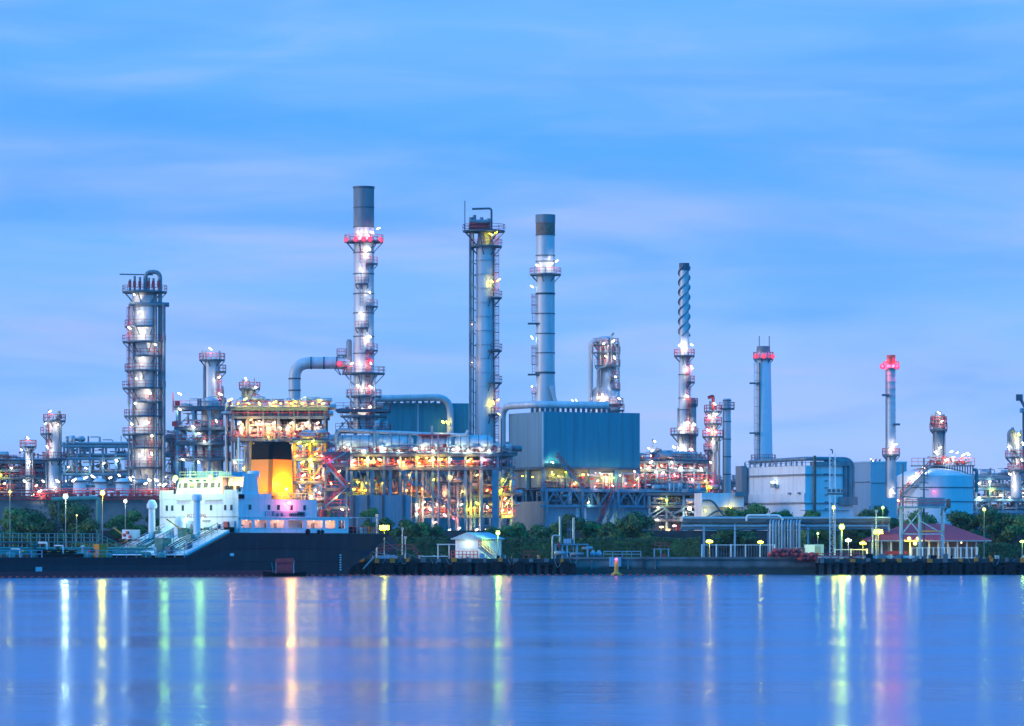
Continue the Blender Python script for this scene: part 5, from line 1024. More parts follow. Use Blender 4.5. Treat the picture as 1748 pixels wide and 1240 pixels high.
    light(o, (-2.5, 12, 9.3), 'cool', 130, .2); light(o, (-2.5, 8, 9.3), 'cool', 90, .2)
    MB().ball((-.3, 12, 9.8), .14, 8).build('deck_lamp', 'globe_cool', o); MB().ball((-.3, 8, 9.8), .14, 8).build('deck_lamp', 'globe_cool', o)
    # king posts
    MB().lathe(-5.2, 4.6, [(.62, 4.6), (.58, 12.6)], 16).lathe(-5.2, 4.6, [(.85, 12.61), (.9, 13.5), (.7, 13.7)], 16).build('king_post', 'white', o)
    MB().lathe(-5.4, 15.0, [(.62, 4.6), (.55, 11.4)], 16).lathe(-5.4, 15.0, [(.85, 11.41), (.9, 12.0), (.5, 12.8), (.1, 12.9)], 16).build('king_post', 'white', o)
    MB().lathe(-4.0, 9.9, [(.9, 5.6), (.9, 9.0), (.5, 9.8), (.25, 10.1)], 14).build('boat_davit_housing', 'white_clad', o)
    MB().add([(-6, 11.2, 7.2), (-3, 11.2, 8.8), (-2, 13.6, 9.2), (-6, 13.6, 7.0), (-6, 11.2, 6.2), (-3, 11.2, 6.2), (-2, 13.6, 6.2), (-6, 13.6, 6.2)], [(0, 1, 2, 3), (4, 7, 6, 5), (0, 4, 5, 1), (1, 5, 6, 2), (2, 6, 7, 3), (3, 7, 4, 0)]).build('lifeboat_cover', 'white_clad', o)
    MB().tube([(-3.6, 8.4, 7.0), (-4.4, 8.6, 7.6), (-6.8, 10.2, 9.6)], .12, 6).build('provision_crane', 'yellow', o); MB().tube([(-8, 18, 5.4), (-8.2, 18.4, 6.6), (-9.4, 20.2, 8.2)], .12, 6).build('provision_crane', 'yellow', o)
    for y in (9, 12, 15): MB().bb(-3.4, -1.8, y - .9, y + .9, 6.6, 7.9).build('deck_box', 'green_deck', o)
    # tank deck: pipes, catwalk, rails, hatches
    rn = random.Random(12)
    for k in range(13): 
        y = 4.6 + k * .75; z = 3.9 + (k % 3) * .35; x1 = -14 - rn.uniform(0, 7); MB().tube([(-72, y, z), (x1, y, z)], rn.uniform(.14, .26), 7).build('cargo_pipe', 'pipe_green', o)
    cw = MB()
    cw.bb(-74, -24, 8.8, 10.2, 5.6, 5.75)
    for i in range(26): x = -74 + i * 2; cw.beam((x, 8.9, 3.2), (x, 8.9, 5.6), .14); cw.beam((x, 10.1, 3.2), (x, 10.1, 5.6), .14)
    c = cw.build('catwalk', 'pipe_green', o)
    railing(c, [(-74, 8.8, 5.75), (-24, 8.8, 5.75), (-18, 8.8, 3.6)], 1.3, 2, 'pipe_green', th=.12); railing(c, [(-74, 10.2, 5.75), (-24, 10.2, 5.75)], 1.3, 2, 'pipe_green', th=.12)
    railing(o, [(-66, .3, 3.2), (-45, .3, 3.14)], 1.15, 2.2, 'roof_blue', th=.12); railing(o, [(-35, .3, 3.14), (-12.6, .3, 3.14)], 1.15, 2.2, 'roof_blue', th=.1); railing(o, [(-66, B - .4, 3.2), (-12.6, B - .4, 3.14)], 1.15, 2.2, 'pipe_green', th=.1)
    for x in (-43, -41, -39, -37): MB().tube([(x, .8, 4.1), (x, 4, 4.1)], .32, 10).build('manifold_pipe', 'black_paint', o); MB().ring(x, .7, 4.05, 4.15, .1, .3, 0, 360, 8).build('manifold_flange', 'yellow', o)
    MB().bb(-44.5, -35.5, .5, 1.6, 3.15, 3.75).build('drip_tray', 'black_paint', o)
    MB().bb(-31.4, -29.6, 1.2, 2.4, 3.2, 5.3).build('orange_locker', 'orange', o)
    for i in range(40):
        x = rn.uniform(-72, -14); y = rn.uniform(1.2, 7); h = rn.uniform(.5, 2.4); k = rn.random()
        if k < .3: MB().lathe(x, y, [(.3, 3.15), (.3, 3.15 + h), (.45, 3.2 + h), (.1, 3.45 + h)], 8).build('deck_vent', rn.choice(('pipe_green', 'green_deck', 'white')), o)
        elif k < .6: MB().lathe(x, y, [(.8, 3.15), (.8, 3.9), (.5, 4.05)], 10).build('tank_hatch', rn.choice(('green_deck', 'pipe_green')), o)
        elif k < .8: MB().box((x, y, 4.2), (rn.uniform(.4, 1.4), .5, .5)).build('valve', rn.choice(('red', 'beige_clad', 'yellow')), o)
        else: MB().tube(elbow([(x, y, 3.2), (x, y, 3.2 + h), (x, y + 2, 3.2 + h)], .3, 3), .12, 6).build('deck_pipe', 'white', o)
    MB().tube([(-66, 3.8, 5.4), (-44, 3.8, 5.4)], .1, 6).build('fire_main', 'red', o)
    for x in (-60, -52, -44): MB().lathe(x, 3.2, [(.5, 3.2), (.5, 5.0), (.7, 5.1), (.7, 5.4)], 10).build('deck_vent', 'pipe_green', o)
    sm = MB()
    for k in range(4): sm.beam((-11, 16.8 + k * .1, 4.3 + k * .6), (-5.5, 17.2, 5.2 + k * .5), .14)
    sm.build('hose_rack', 'red', o)
    MB().bb(-9.5, -7, 16.2, 18, 6.2, 7.8).build('deck_cabinet', 'white_clad', o)
    for z, y in ((6.6, 16.0), (7.3, 16.6), (6.9, 17.4)): MB().box((-9.6, y, z), (.3, .5, .5)).build('hose_box', 'red', o)
    for z in (2.4, 4.6): MB().bb(-1, 27, -.02, .03, z, z + .06).build('plate_seam', 'black_paint', o)
    for k in range(7): MB().bb(25.2, 25.6, -.03, .06, .9 + k * .42, 1.1 + k * .42).build('draught_mark', 'white_clad', o)
    for p_, q_ in (((37.6, 3, 7.3), (44, 14, 3.0)), ((36, 16, 7.3), (52, 10, 3.2)), ((36.5, 2.2, 7.3), (48, 2, 3.0))): m_ = (Vector(p_) + Vector(q_)) / 2 - Vector((0, 0, .7)); MB().tube(elbow([p_, m_, q_], 6, 6), .06, 5).build('mooring_line', 'rope', o)
    MB().beam((8.5, -.05, 0.2), (8.0, -.05, 2.2), .1).build('mooring_line', 'rope', o); MB().box((-1.6, -.03, 3.6), (.9, .1, .5)).build('draft_mark', 'white_clad', o); MB().box((-46, -.03, 1.3), (1.4, .06, .7)).build('draft_mark', 'clad', o)
ship()

# ------------------------------------------------------------------ small craft, buoy, boom
def craft():
    t = Th('small_boat', 'little dark longboat with a red awning passing in front of the tanker', 'boat', 486, 700, z0=0)
    s = t.s; vs = []; fs = []
    for i, (x, hw, zt) in enumerate(((-3.6, .05, .95), (-2.6, .55, .75), (-1, .8, .6), (1.4, .8, .58), (2.8, .6, .7), (3.6, .3, .85))): vs += [(x, -hw, zt), (x, -hw * .6, -.2), (x, hw * .6, -.2), (x, hw, zt)]
    for i in range(5):
        a = i * 4; fs += [(a, a + 4, a + 5, a + 1), (a + 1, a + 5, a + 6, a + 2), (a + 2, a + 6, a + 7, a + 3), (a + 3, a + 7, a + 4, a)]
    fs += [(0, 1, 2, 3), (23, 22, 21, 20)]; MB().add(vs, fs).build('hull', 'black_paint', t.o)
    MB().prism([(-1.5, 2.5), (-1.3, 2.95), (1.3, 3.05), (1.6, 2.55), (1.6, 2.35), (-1.5, 2.3)], -.8, .8).build('awning', 'red', t.o)
    MB().bb(-1.4, 1.5, -.78, -.72, .95, 1.75).build('side_cloth', 'red', t.o)
    MB().bb(-1.35, 1.45, -.60, .6, .6, 2.3).build('cabin', 'roof_red', t.o)
    for x in (-1.4, 1.5):
        for y in (-.75, .75): MB().bb(x - .04, x + .04, y - .04, y + .04, .5, 2.35).build('awning_post', 'pipe', t.o)
    t = Th('navigation_buoy', 'yellow pillar buoy with a glowing red lamp, floating before the concrete quay', 'buoy', 1052, 735, z0=0)
    MB().lathe(0, 0, [(.35, -.3), (.85, -.1), (.9, .3), (.55, .5), (.36, .7), (.34, 2.3), (.18, 2.45)], 18).build('body', 'yellow', t.o)
    MB().ball((0, 0, 2.75), .26, 10).build('lamp', 'lit_red', t.o); light(t.o, (0, -.5, 2.9), 'red', 25, .1); MB().tube([(0, 0, 3.0), (0, 0, 3.6)], .05, 5).build('topmark', 'steel', t.o)
    t = Th('float', 'lone white float drifting on the open water left of the yellow reflection', 'buoy', 112, 540, z0=0)
    MB().lathe(0, 0, [(.2, -.1), (.42, 0), (.4, .14), (.15, .22)], 12).build('float_body', 'white', t.o); MB().tube([(0, 0, .2), (0, 0, .34)], .06, 6).build('float_cap', 'white_clad', t.o)
    o0 = MB().tube([(-.27, 0, .12), (-.2, 0, .12), (.2, 0, .12), (.27, 0, .12)], [.07, .17, .17, .07], 8).build('boom_float', 'red')
    pts = []; px = -20
    while px < 1290:
        if not (500 < px < 520) and not (975 < px < 990): pts.append(px)
        px += 12.6
    for i, px in enumerate(pts):
        Y = 655 + (725 - 655) * min(1, max(0, px / 700)); o = o0 if i == 0 else o0.copy()
        if i: COL.objects.link(o)
        o.location = (X(px, Y), Y, 0); tag(o, 'small red float strung along the waterline boom', 'float', 'red floats of the oil boom')
craft()

# ------------------------------------------------------------------ quay and waterfront
def quay():
    t = Th('quay_wall', 'long stained concrete river wall between the two dark jetties', 'wall', 1180, 768, z0=0)
    MB().bb(t.x(-800), t.x(2600), -.4, .5, -2, GZ + .02).build('wall_face', 'quay', t.o); MB().bb(t.x(960), t.x(1420), -.75, .5, GZ + .03, GZ + .45).build('coping', 'concrete', t.o)
    MB().bb(t.x(960), t.x(1420), -1.6, -.404, -2, .9).build('wall_footing', 'quay', t.o)
    for i, px in enumerate((1010, 1056, 1072, 1098, 1118)): MB().bb(t.x(px) - .15, t.x(px) + .15, -.6, -.404, 1.0, GZ).build('pilaster', 'concrete_dark' if i % 2 else 'concrete', t.o)
    MB().bb(t.x(1040), t.x(1060), -.9, -.404, 1.4, GZ + .4).build('ladder_recess', 'roof_blue', t.o)
    def jetty(name, label, a, b, px, seed):
        t = Th(name, label, 'jetty', px, 762, z0=0); rn = random.Random(seed)
        MB().bb(t.x(a), t.x(b), -3, 5, 2.05, 2.85).build('deck_slab', 'concrete_dark', t.o)
        n = int((b - a) / 13)
        for i in range(n):
            x = t.x(a + 6 + (b - a - 12) * i / max(1, n - 1)); MB().bb(x - .35, x + .35, -2.6, -1.9, -2, 2.04).build('pile', 'concrete_dark', t.o)
            if rn.random() < .55: wd = rn.uniform(.3, .6); MB().bb(x - wd + .7, x + wd + .7, -3.5, -3.003, rn.uniform(-.1, .5), rn.uniform(1.9, 2.5)).build('fender', 'rubber', t.o)
            elif rn.random() < .7: zc = rn.uniform(.9, 1.6); MB().tube([(x + .7 + .45 * math.cos(R(q)), -3.2, zc + .45 * math.sin(R(q))) for q in range(0, 361, 30)], .15, 6, False).build('tyre', 'rubber', t.o)
            if rn.random() < .25: MB().tube(elbow([(x, -3.05, 2.8), (x + .6, -3.3, rn.uniform(.8, 1.6)), (x + 1.4, -3.05, 2.8)], .8, 4), .04, 5).build('rope_loop', 'rope', t.o)
            if i % 2 == 0: wd = rn.uniform(.25, .5); MB().bb(x - wd, x + wd, -3.4, -3.003, rn.uniform(2.1, 2.4), 2.9 + rn.uniform(-.1, .15)).build('bollard_mark', 'orange' if rn.random() < .45 else 'concrete', t.o)
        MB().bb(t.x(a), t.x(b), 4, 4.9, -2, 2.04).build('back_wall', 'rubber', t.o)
        for i in range(int((b - a) / 9)):
            x = t.x(rn.uniform(a, b)); h = rn.uniform(.25, 1.0); k = rn.random(); y = rn.uniform(-2.4, 2)
            if k < .4: MB().bb(x - h * .5, x + h * .5, y - .3, y + .3, 2.853, 2.85 + h).build('crate', rn.choice(('steel', 'roof_blue', 'rubber', 'concrete')), t.o)
            elif k < .7: MB().lathe(x, y, [(.16, 2.85), (.16, 3.2), (.26, 3.25), (.2, 3.4)], 8).build('bollard', rn.choice(('rubber', 'orange', 'white')), t.o)
            else: MB().tube([(x, y, 2.85), (x, y, 2.85 + h * 1.6)], .05, 5).build('stake', rn.choice(('pipe', 'rail')), t.o)
        return t
    j = jetty('jetty', 'dark piled jetty with orange bollard blocks right of the tanker stern', 560, 978, 770, 5)
    MB().bb(j.x(644), j.x(678), -2.8, 1, 2.86, 3.4).build('landing_block', 'roof_blue', j.o); railing(j.o, [(j.x(646), -2.5, 3.4), (j.x(664), -2.5, 4.1), (j.x(706), -2.5, 4.1), (j.x(714), -2.5, 3.0)], 1.2, 1.2, 'rail', th=.12)
    MB().bb(j.x(720), j.x(765), -2.6, 0, 3.2, 3.35).build('gangway', 'white', j.o); railing(j.o, [(j.x(893), -2.5, 2.86), (j.x(918), -2.5, 2.86)], 1.3, 1, 'red', th=.1)
    MB().tube([(j.x(640), -3.1, 3.2), (j.x(622), -8, 1.0)], .12, 6).build('mooring_line', 'rope', j.o)
    k = jetty('jetty', 'dark piled dock with pale fender blocks under the red-roofed pavilion', 1395, 1800, 1570, 6)
    MB().bb(k.x(1395), k.x(1560), -1.5, -1.2, 3.0, 3.35).build('white_pipe', 'white', k.o); railing(k.o, [(k.x(1390), -2, 2.86), (k.x(1470), -2, 2.86)], .9, 1.2, 'red', th=.14)
    rn = random.Random(8)
    for i in range(28): x = rn.uniform(k.x(1450), k.x(1600)); h = rn.uniform(.3, .9); MB().box((x, rn.uniform(-2, 1), 2.86 + h / 2), (rn.uniform(.3, 1.2), .8, h)).build('crate', ('rubber', 'steel', 'pipe_dark')[i % 3], k.o)
    # mooring equipment standing on the quay
    t = Th('loading_arm', 'blue-grey marine loading arm stand with twin uprights at the end of the left jetty', 'machine', 960, 772)
    for px, h in ((956, 882), (979, 884)): MB().tube([(t.x(px), 0, 0), (t.x(px), 0, t.z(h))], .22, 8).build('upright', 'pipe', t.o)
    MB().tube(elbow([(t.x(943), -.5, 0), (t.x(943), -.5, t.z(913)), (t.x(956), -.5, t.z(916))], .8, 4), .16, 6).build('arm_pipe', 'pipe', t.o)
    MB().bb(t.x(962), t.x(975), -1, 1, t.z(928), t.z(920)).build('control_box', 'roof_blue', t.o); MB().bb(t.x(946), t.x(1005), -1, 1, t.z(928.5) - .25, t.z(928.5)).build('platform', 'steel_blue', t.o)
    for px in (948, 960, 968, 985, 1003): MB().bb(t.x(px) - .15, t.x(px) + .15, -.9, .9, 0, t.z(930)).build('leg', 'roof_blue', t.o)
    for px in (970, 974): MB().tube([(t.x(px), .3, t.z(920)), (t.x(px), .3, t.z(888))], .12, 6).build('arm_pipe', 'steel', t.o)
    MB().bb(t.x(952), t.x(956), -1.4, -1.1, t.z(935), t.z(926)).build('valve', 'red', t.o); clutter(t, t.x(945), t.x(1004), -.8, .8, 0, 2.3, 14, 9, .2)
    for i, (px, wd) in enumerate(((1012, 8), (1022, 9))):
        t = Th('quay_pump', ['smaller blue pump set beside the loading arm', 'larger blue pump set nearer the yellow buoy'][i], 'pump', px, 774, group='pumps on the quay')
        MB().bb(-t.L(wd) / 2, t.L(wd) / 2, -.5, .5, 0.02, .5).build('skid', 'steel', t.o); MB().tube([(-.5, 0, .95), (-.35, 0, .95), (.35, 0, .95), (.5, 0, .95)], [.25, .45, .45, .25], 12).build('motor', 'roof_blue', t.o); MB().lathe(.1, .3, [(.3, .5), (.3, 1.5), (.15, 1.7)], 10).build('filter', 'pipe', t.o)
    t = Th('guard_rail', 'pale blue guard rail of thin bars on the river wall behind the buoy', 'railing', 1060, 770)
    railing(t.o, [(t.x(1030), 0, .45), (t.x(1094), 0, .45)], 1.0, 1.6, 'roof_blue', th=.12); t.o['kind'] = 'thing'
    t = Th('equipment_stand', 'small pale stand with red valves before the hedge', 'machine', 1130, 776)
    for px in (1117, 1128, 1141): MB().bb(t.x(px) - .1, t.x(px) + .1, -.5, .5, 0, t.z(938)).build('leg', 'roof_blue', t.o)
    MB().bb(t.x(1115), t.x(1143), -.6, .6, t.z(938) + .003, t.z(937)).build('table_top', 'roof_blue', t.o); railing(t.o, [(t.x(1118), -.4, t.z(937)), (t.x(1142), -.4, t.z(937))], 1.1, .8, 'red', th=.09); MB().box((t.x(1132), -.4, .6), (.7, .5, .9)).build('valve', 'red', t.o)
quay()

def buildings_front():
    t = Th('hut', 'small blue-roofed jetty hut with lit white panels', 'building', 822, 772, R(-28))
    s = t.s; W = 5.4; D = 7.6; h = t.z(921) ; hr = t.z(909); he = t.z(920)
    MB().bb(-W, 0, 0, D, .05, h).build('wall', 'white', t.o)
    MB().add([(-W - .6, -.7, he), (.5, -.7, he), (.5, D + .5, he), (-W - .6, D + .5, he), (-W / 2, -.7, hr), (-W / 2, D + .5, hr), (-W - .6, -.7, he - .12), (.5, -.7, he - .12), (.5, D + .5, he - .12), (-W - .6, D + .5, he - .12)],
             [(0, 4, 5, 3), (4, 1, 2, 5), (0, 6, 7, 1), (1, 7, 8, 2), (2, 8, 9, 3), (3, 9, 6, 0), (0, 1, 4), (2, 3, 5), (6, 9, 8, 7)]).build('roof', 'roof_blue', t.o)
    MB().bb(-W + .5, -.6, -.1, -.003, h * .52, h * .93).build('window', 'white_clad', t.o); light(t.o, (-W / 2, -1.2, h * .8), 'cool', 60, .3)
    MB().bb(-W + .003, -.003, -1.6, -.12, .05, .3).build('step', 'concrete', t.o); railing(t.o, [(-W, -1.5, .3), (0, -1.5, .3)], 1.2, .7, 'red', th=.12)
    MB().bb(-W - 5, -W - .05, 2, D - .5, h * .72, h * .78).build('awning', 'roof_blue', t.o)
    for x in (-W - 4.8, -W - 2.5): MB().bb(x - .08, x + .08, 2.1, 2.26, 0, h * .72).build('awning_post', 'white', t.o)
    stairs(t, (.4, -1.4, h * .6), (3.4, -1.4, 0), .9, 'red')
    t = Th('pavilion', 'open pavilion with a broad red hipped roof and lamps under its eaves', 'building', 1590, 800)
    x0, x1, xa, xb = t.x(1478), t.x(1690), t.x(1552), t.x(1622); ze, zr = t.z(922), t.z(894); D = 13
    MB().add([(x0, -3, ze), (x1, -3, ze), (x1, D, ze), (x0, D, ze), (xa, D / 2 - 1, zr), (xb, D / 2 - 1, zr), (x0, -3, ze - .25), (x1, -3, ze - .25), (x1, D, ze - .25), (x0, D, ze - .25)],
             [(0, 1, 5, 4), (1, 2, 5), (2, 3, 4, 5), (3, 0, 4), (0, 6, 7, 1), (1, 7, 8, 2), (2, 8, 9, 3), (3, 9, 6, 0), (6, 9, 8, 7)]).build('roof', 'roof_red', t.o)
    MB().bb(x0 + .05, x1 - .05, -3.15, -3.003, ze - .3, ze - .05).build('fascia', 'pipe', t.o)
    n = 12
    for i in range(n + 1): x = x0 + 1 + (x1 - x0 - 2) * i / n; MB().bb(x - .14, x + .14, -2.2, -1.9, 0, ze - .26).build('post', 'white', t.o)
    MB().bb(x0 + 1, x1 - 1, 6, 6.3, 0, ze - .26).build('back_wall', 'soot', t.o)
    for px, py, p in ((1549, 920, 300), (1564, 920, 300), (1559, 928, 160), (1536, 925, 60)): MB().ball((t.x(px), -3.4, t.z(py)), .42, 10).build('eave_lamp', 'globe_yellow', t.o); light(t.o, (t.x(px), -3.9, t.z(py) - .2), 'yellow', p, .3)
    for px in (1585, 1610, 1640): MB().ball((t.x(px), -1, ze - .5), .2, 8).build('eave_lamp', 'globe_warm', t.o); light(t.o, (t.x(px), -1, ze - .8), 'warm', 60, .2)
    MB().bb(t.x(1508), t.x(1545), -3.6, -3.4, .9, 1.5).build('railing_panel', 'red', t.o)
    def fence(label, a, b, Y, py, panel='white', step=21, name='fence'):
        t = Th(name, label, 'fence', (a + b) / 2, Y); h = t.z(py)
        m = MB(); m.bb(t.x(a), t.x(b), -.05, .05, h - .12, h); m.bb(t.x(a), t.x(b), -.05, .05, .25, .35); m.build('rail', panel, t.o)
        n = int((b - a) / step)
        for i in range(n + 1): x = t.x(a + (b - a) * i / n); MB().bb(x - .12, x + .12, -.16, -.053, 0, h + .08).build('post', panel, t.o)
        mm = MB(); x = t.x(a)
        while x < t.x(b): mm.bb(x, x + .03, -.02, .02, .36, h - .13); x += .5
        mm.build('mesh_panel', 'pipe', t.o)
    fence('white barred fence on the river wall left of the red drums', 1198, 1322, 776, 930)
    fence('pale picket fence in front of the red-roofed pavilion', 1556, 1668, 782, 935, step=9)
    fence('low pale railing before the vertical pipe bundle', 1425, 1480, 778, 938)
    t = Th('shed', 'small white plant shed standing behind the heap of red drums', 'building', 1390, 778)
    MB().bb(t.x(1374), t.x(1390), -1, 2, 0.01, t.z(930)).build('wall', 'white', t.o); MB().bb(t.x(1390) + .003, t.x(1406), -.6, 2, 0.01, t.z(929.5)).build('louvre_wall', 'roof_blue', t.o); MB().bb(t.x(1392), t.x(1400), -.7, -.603, .3, t.z(933)).build('door', 'clad_dark', t.o)
    t = Th('plant_box', 'dark low plant box beside the white shed', 'building', 1364, 779); MB().bb(-t.L(9), t.L(9), -.8, .8, .01, t.z(936)).build('box_body', 'steel', t.o); MB().bb(-t.L(9.6), t.L(9.6), -1, 1, t.z(936) + .003, t.z(935)).build('box_lid', 'clad_dark', t.o)
    d0 = MB().tube([(-.5, 0, 0), (-.46, 0, 0), (-.46, 0, 0), (.46, 0, 0), (.5, 0, 0)], [.36, .40, .42, .42, .36], 12).build('drum', 'red')
    rn = random.Random(4); n = 0
    for row in range(2):
        for i in range(24 - row * 5):
            px = 1316 + i * 3.9 + row * 8 + rn.uniform(-.6, .6); o = d0 if n == 0 else d0.copy()
            if n: COL.objects.link(o)
            dz = -.75 if px > 1366 else 0
            o.location = (X(px, 766), 766 + rn.uniform(-.2, .2), GZ + .92 + dz + row * .62); o.rotation_euler = (0, R(rn.uniform(-25, 25)), R(rn.uniform(-50, 50))); n += 1
            tag(o, 'red drum buoy lying in the long heap on the river wall', 'drum', 'heap of red drum buoys')
    # pipe bridge and vertical pipe bank
    t = Th('pipe_bridge', 'long raised bridge of pale pipes crossing in front of the white block', 'pipes', 1350, 800)
    for k, (py, r) in enumerate(((885, .3), (890, .45), (894, .22), (899, .3), (903, .2))): MB().tube([(t.x(1165), k * .9, t.z(py)), (t.x(1520), k * .9, t.z(py))], r, 8).build('pipe', ('pipe', 'pipe_dark', 'roof_blue', 'pipe', 'steel_blue')[k], t.o)
    for px in (1202, 1255, 1312, 1380, 1436, 1490, 1518): MB().bb(t.x(px) - .18, t.x(px) + .18, 1, 1.4, 0, t.z(884)).bb(t.x(px) - .17, t.x(px) + .17, -.6, .99, t.z(905), t.z(903.4)).build('support', 'roof_blue', t.o)
    for i in range(11): px = 1314 + i * 5; MB().tube(elbow([(t.x(px + 6), 2, t.z(888 + i % 3)), (t.x(px), -1.2, t.z(888 + i % 3)), (t.x(px), -1.2, 0)], 1.0, 4), .17 + (i % 3) * .05, 7).build('drop_pipe', ('pipe', 'roof_blue', 'pipe_dark')[i % 3], t.o)
    MB().tube(elbow([(t.x(1274), -1, t.z(890)), (t.x(1274), -1, t.z(880)), (t.x(1330), -1, t.z(880)), (t.x(1336), -1, t.z(888))], .5, 3), .2, 6).build('loop_pipe', 'white', t.o)
    # blue gantry with cross bracing and pole line
    t = Th('pipe_gantry', 'tall blue cross-braced gantry standing before the red roof', 'structure', 1574, 784)
    zt = t.z(868); xs = [t.x(1538), t.x(1570), t.x(1609)]
    for x in xs:
        for y in (-1.2, 1.2): MB().bb(x - .19, x + .19, y - .19, y + .19, 0, zt).build('post', 'roof_blue', t.o)
    d = MB().bb(xs[0] - .6, xs[2] + .6, -1.8, 1.8, zt + .003, zt + .35).build('deck', 'steel_blue', t.o); railing(d, [(xs[0] - .5, -1.7, zt + .35), (xs[2] + .5, -1.7, zt + .35)], 1.2, 1.2, 'rail')
    MB().beam((xs[0], -1.5, zt - .5), (xs[1], -1.5, t.z(912)), .22).build('brace', 'roof_blue', t.o); MB().beam((xs[1], -1.54, zt - .5), (xs[0], -1.54, t.z(912)), .22).build('brace', 'roof_blue', t.o)
    MB().beam((xs[1], -1.5, t.z(890)), (xs[2], -1.5, t.z(912)), .2).build('brace', 'roof_blue', t.o); MB().bb(xs[0], xs[2], -1.55, -1.485, t.z(913), t.z(911)).build('tie_beam', 'roof_blue', t.o); MB().bb(xs[1], xs[2], -1.56, -1.485, t.z(908), t.z(906)).build('tie_beam', 'yellow', t.o)
    MB().bb(t.x(1566), t.x(1612), -1, 1, zt + .36, t.z(850)).build('equipment_cage', 'steel_blue', t.o); MB().bb(t.x(1616), t.x(1622), -1, 0, t.z(868), t.z(852)).build('winch', 'rust', t.o); MB().beam((t.x(1606), -.5, t.z(880)), (t.x(1618), -.5, t.z(862)), .5).build('knee_brace', 'steel', t.o)
    for k, (px, top) in enumerate(((1541, 793), (1577, 782))):
        t = Th('utility_pole', ['shorter dark utility pole with few crossarms before the white tank', 'taller dark utility pole with many crossarms before the white tank'][k], 'pole', px, 786, group='utility poles by the tank')
        MB().tube([(0, 0, 0), (0, 0, t.z(top))], [.2, .15], 8).build('pole_shaft', 'steel', t.o)
        for j, py in enumerate((812, 824, 836, 850) if k else (829, 849)): MB().beam((-t.L(7) if k else 0, 0, t.z(py) + .1), (t.L(8 if k else 28), 0, t.z(py) - .1), .16).build('crossarm', 'steel', t.o)
        if k: MB().tube([(t.L(6), .5, t.z(812)), (t.L(6), .5, t.z(790))], .08, 5).build('spur', 'steel', t.o)
    t = Th('lattice_mast', 'tall white lattice mast rising in front of the white block', 'mast', 1421, 797); a = t.L(4.5); m = MB(); zt = t.z(775)
    for sx in (-a, a):
        for sy in (-a, a): m.beam((sx, sy, 0), (sx, sy, zt), .13)
    z = 0; k = 0
    while z < zt - 1: m.beam((-a if k % 2 else a, -a, z), (a if k % 2 else -a, -a, z + 1), .07); m.beam((-a, -a, z), (a, -a, z), .07); z += 1.0; k += 1
    m.build('lattice', 'white', t.o); MB().tube(elbow([(0, 0, zt), (0, 0, t.z(768)), (-t.L(4), 0, t.z(768))], .2, 3), .12, 6).build('top_arm', 'steel', t.o)
    MB().bb(-t.L(9), t.L(18), -.6, .6, t.z(845), t.z(842)).build('crosstree', 'steel', t.o)
    for dx in (-6, 2, 10, 17): MB().box((t.L(dx), -.4, t.z(838)), (.6, .4, .6)).build('floodlight_housing', 'steel', t.o)
buildings_front()

# ------------------------------------------------------------------ pole lamps
def pole_lamp(px, py, Y, col, power, label, r=.55, base=None, kind='globe'):
    r *= .72; power *= 1.25 * (.45 if px in (17, 1680, 1507, 656, 214) else 1)
    t = Th('street_lamp', label, 'lamp', px, Y, group='pole lamps along the shore'); h = t.z(py)
    MB().tube([(0, 0, 0), (0, 0, h - .2)], [.11, .06], 8).build('pole', 'pipe_dark', t.o); MB().lathe(0, 0, [(.3, 0), (.3, .3), (.15, .5)], 10).build('pole_base', 'concrete', t.o)
    m = MB()
    if kind == 'box': m.bb(-r * 1.6, r * 1.6, -.4, .3, h - r * .75, h + r * .75)
    elif kind == 'flat': m.tube([(-r * 1.5, 0, h), (-r * 1.2, 0, h), (r * 1.2, 0, h), (r * 1.5, 0, h)], [r * .3, r * .6, r * .6, r * .3], 10)
    else: m.ball((0, 0, h), r, 14)
    m.build('lamp_head', ('globe_' if kind == 'globe' else 'lit_') + col, t.o); MB().box((0, .2, h + r * .9), (r * 1.2, .5, .15)).build('lamp_hood', 'steel', t.o)
    light(t.o, (0, -r - .3, h), col, power, r * .8)
for a in ((17, 840, 800, 'yellow', 500, 'pole lamp with a yellow globe at the far left edge', .42), (112, 848, 790, 'cool', 1500, 'brightest white pole lamp above the left trees', .75), (175, 842, 790, 'yellow', 1500, 'tall pole lamp with a bright yellow globe left of the ship bridge', .72),
          (214, 856, 800, 'cool', 800, 'pole lamp glowing pale white beside the ship foredeck mast', .55), (131, 880, 812, 'yellow', 60, 'tiny yellow lamp half hidden among the left trees', .25), (850, 910, 772, 'green', 1100, 'green-white pole lamp right of the blue-roofed hut', .62),
          (1437, 900, 771, 'lime', 2600, 'biggest yellow-green pole lamp beside the white lattice mast', .8), (1423, 867, 778, 'yellow', 500, 'yellow lamp high beside the lattice mast, above the biggest lamp', .5), (1507, 867, 800, 'green', 420, 'green pole lamp before the trees left of the white tank', .45),
          (1680, 870, 790, 'lime', 500, 'yellow-green pole lamp right of the red roof', .5), (1396, 911, 790, 'green', 120, 'faint green lamp by the vertical pipe bank', .35)): pole_lamp(*a)
for a in ((1211, 925, 778, 'yellow', 420, 'flat yellow lamp above the left end of the white fence', .6), (1298, 926, 778, 'yellow', 360, 'flat yellow lamp above the right end of the white fence', .5), (1473, 928, 778, 'yellow', 420, 'flat yellow lamp left of the pavilion', .55), (1448, 923, 780, 'white', 260, 'tilted white lamp between the lattice mast and the pavilion', .5), (1745, 925, 780, 'green', 160, 'green lamp at the far right edge by the hedge', .4)): pole_lamp(*a, kind='flat')
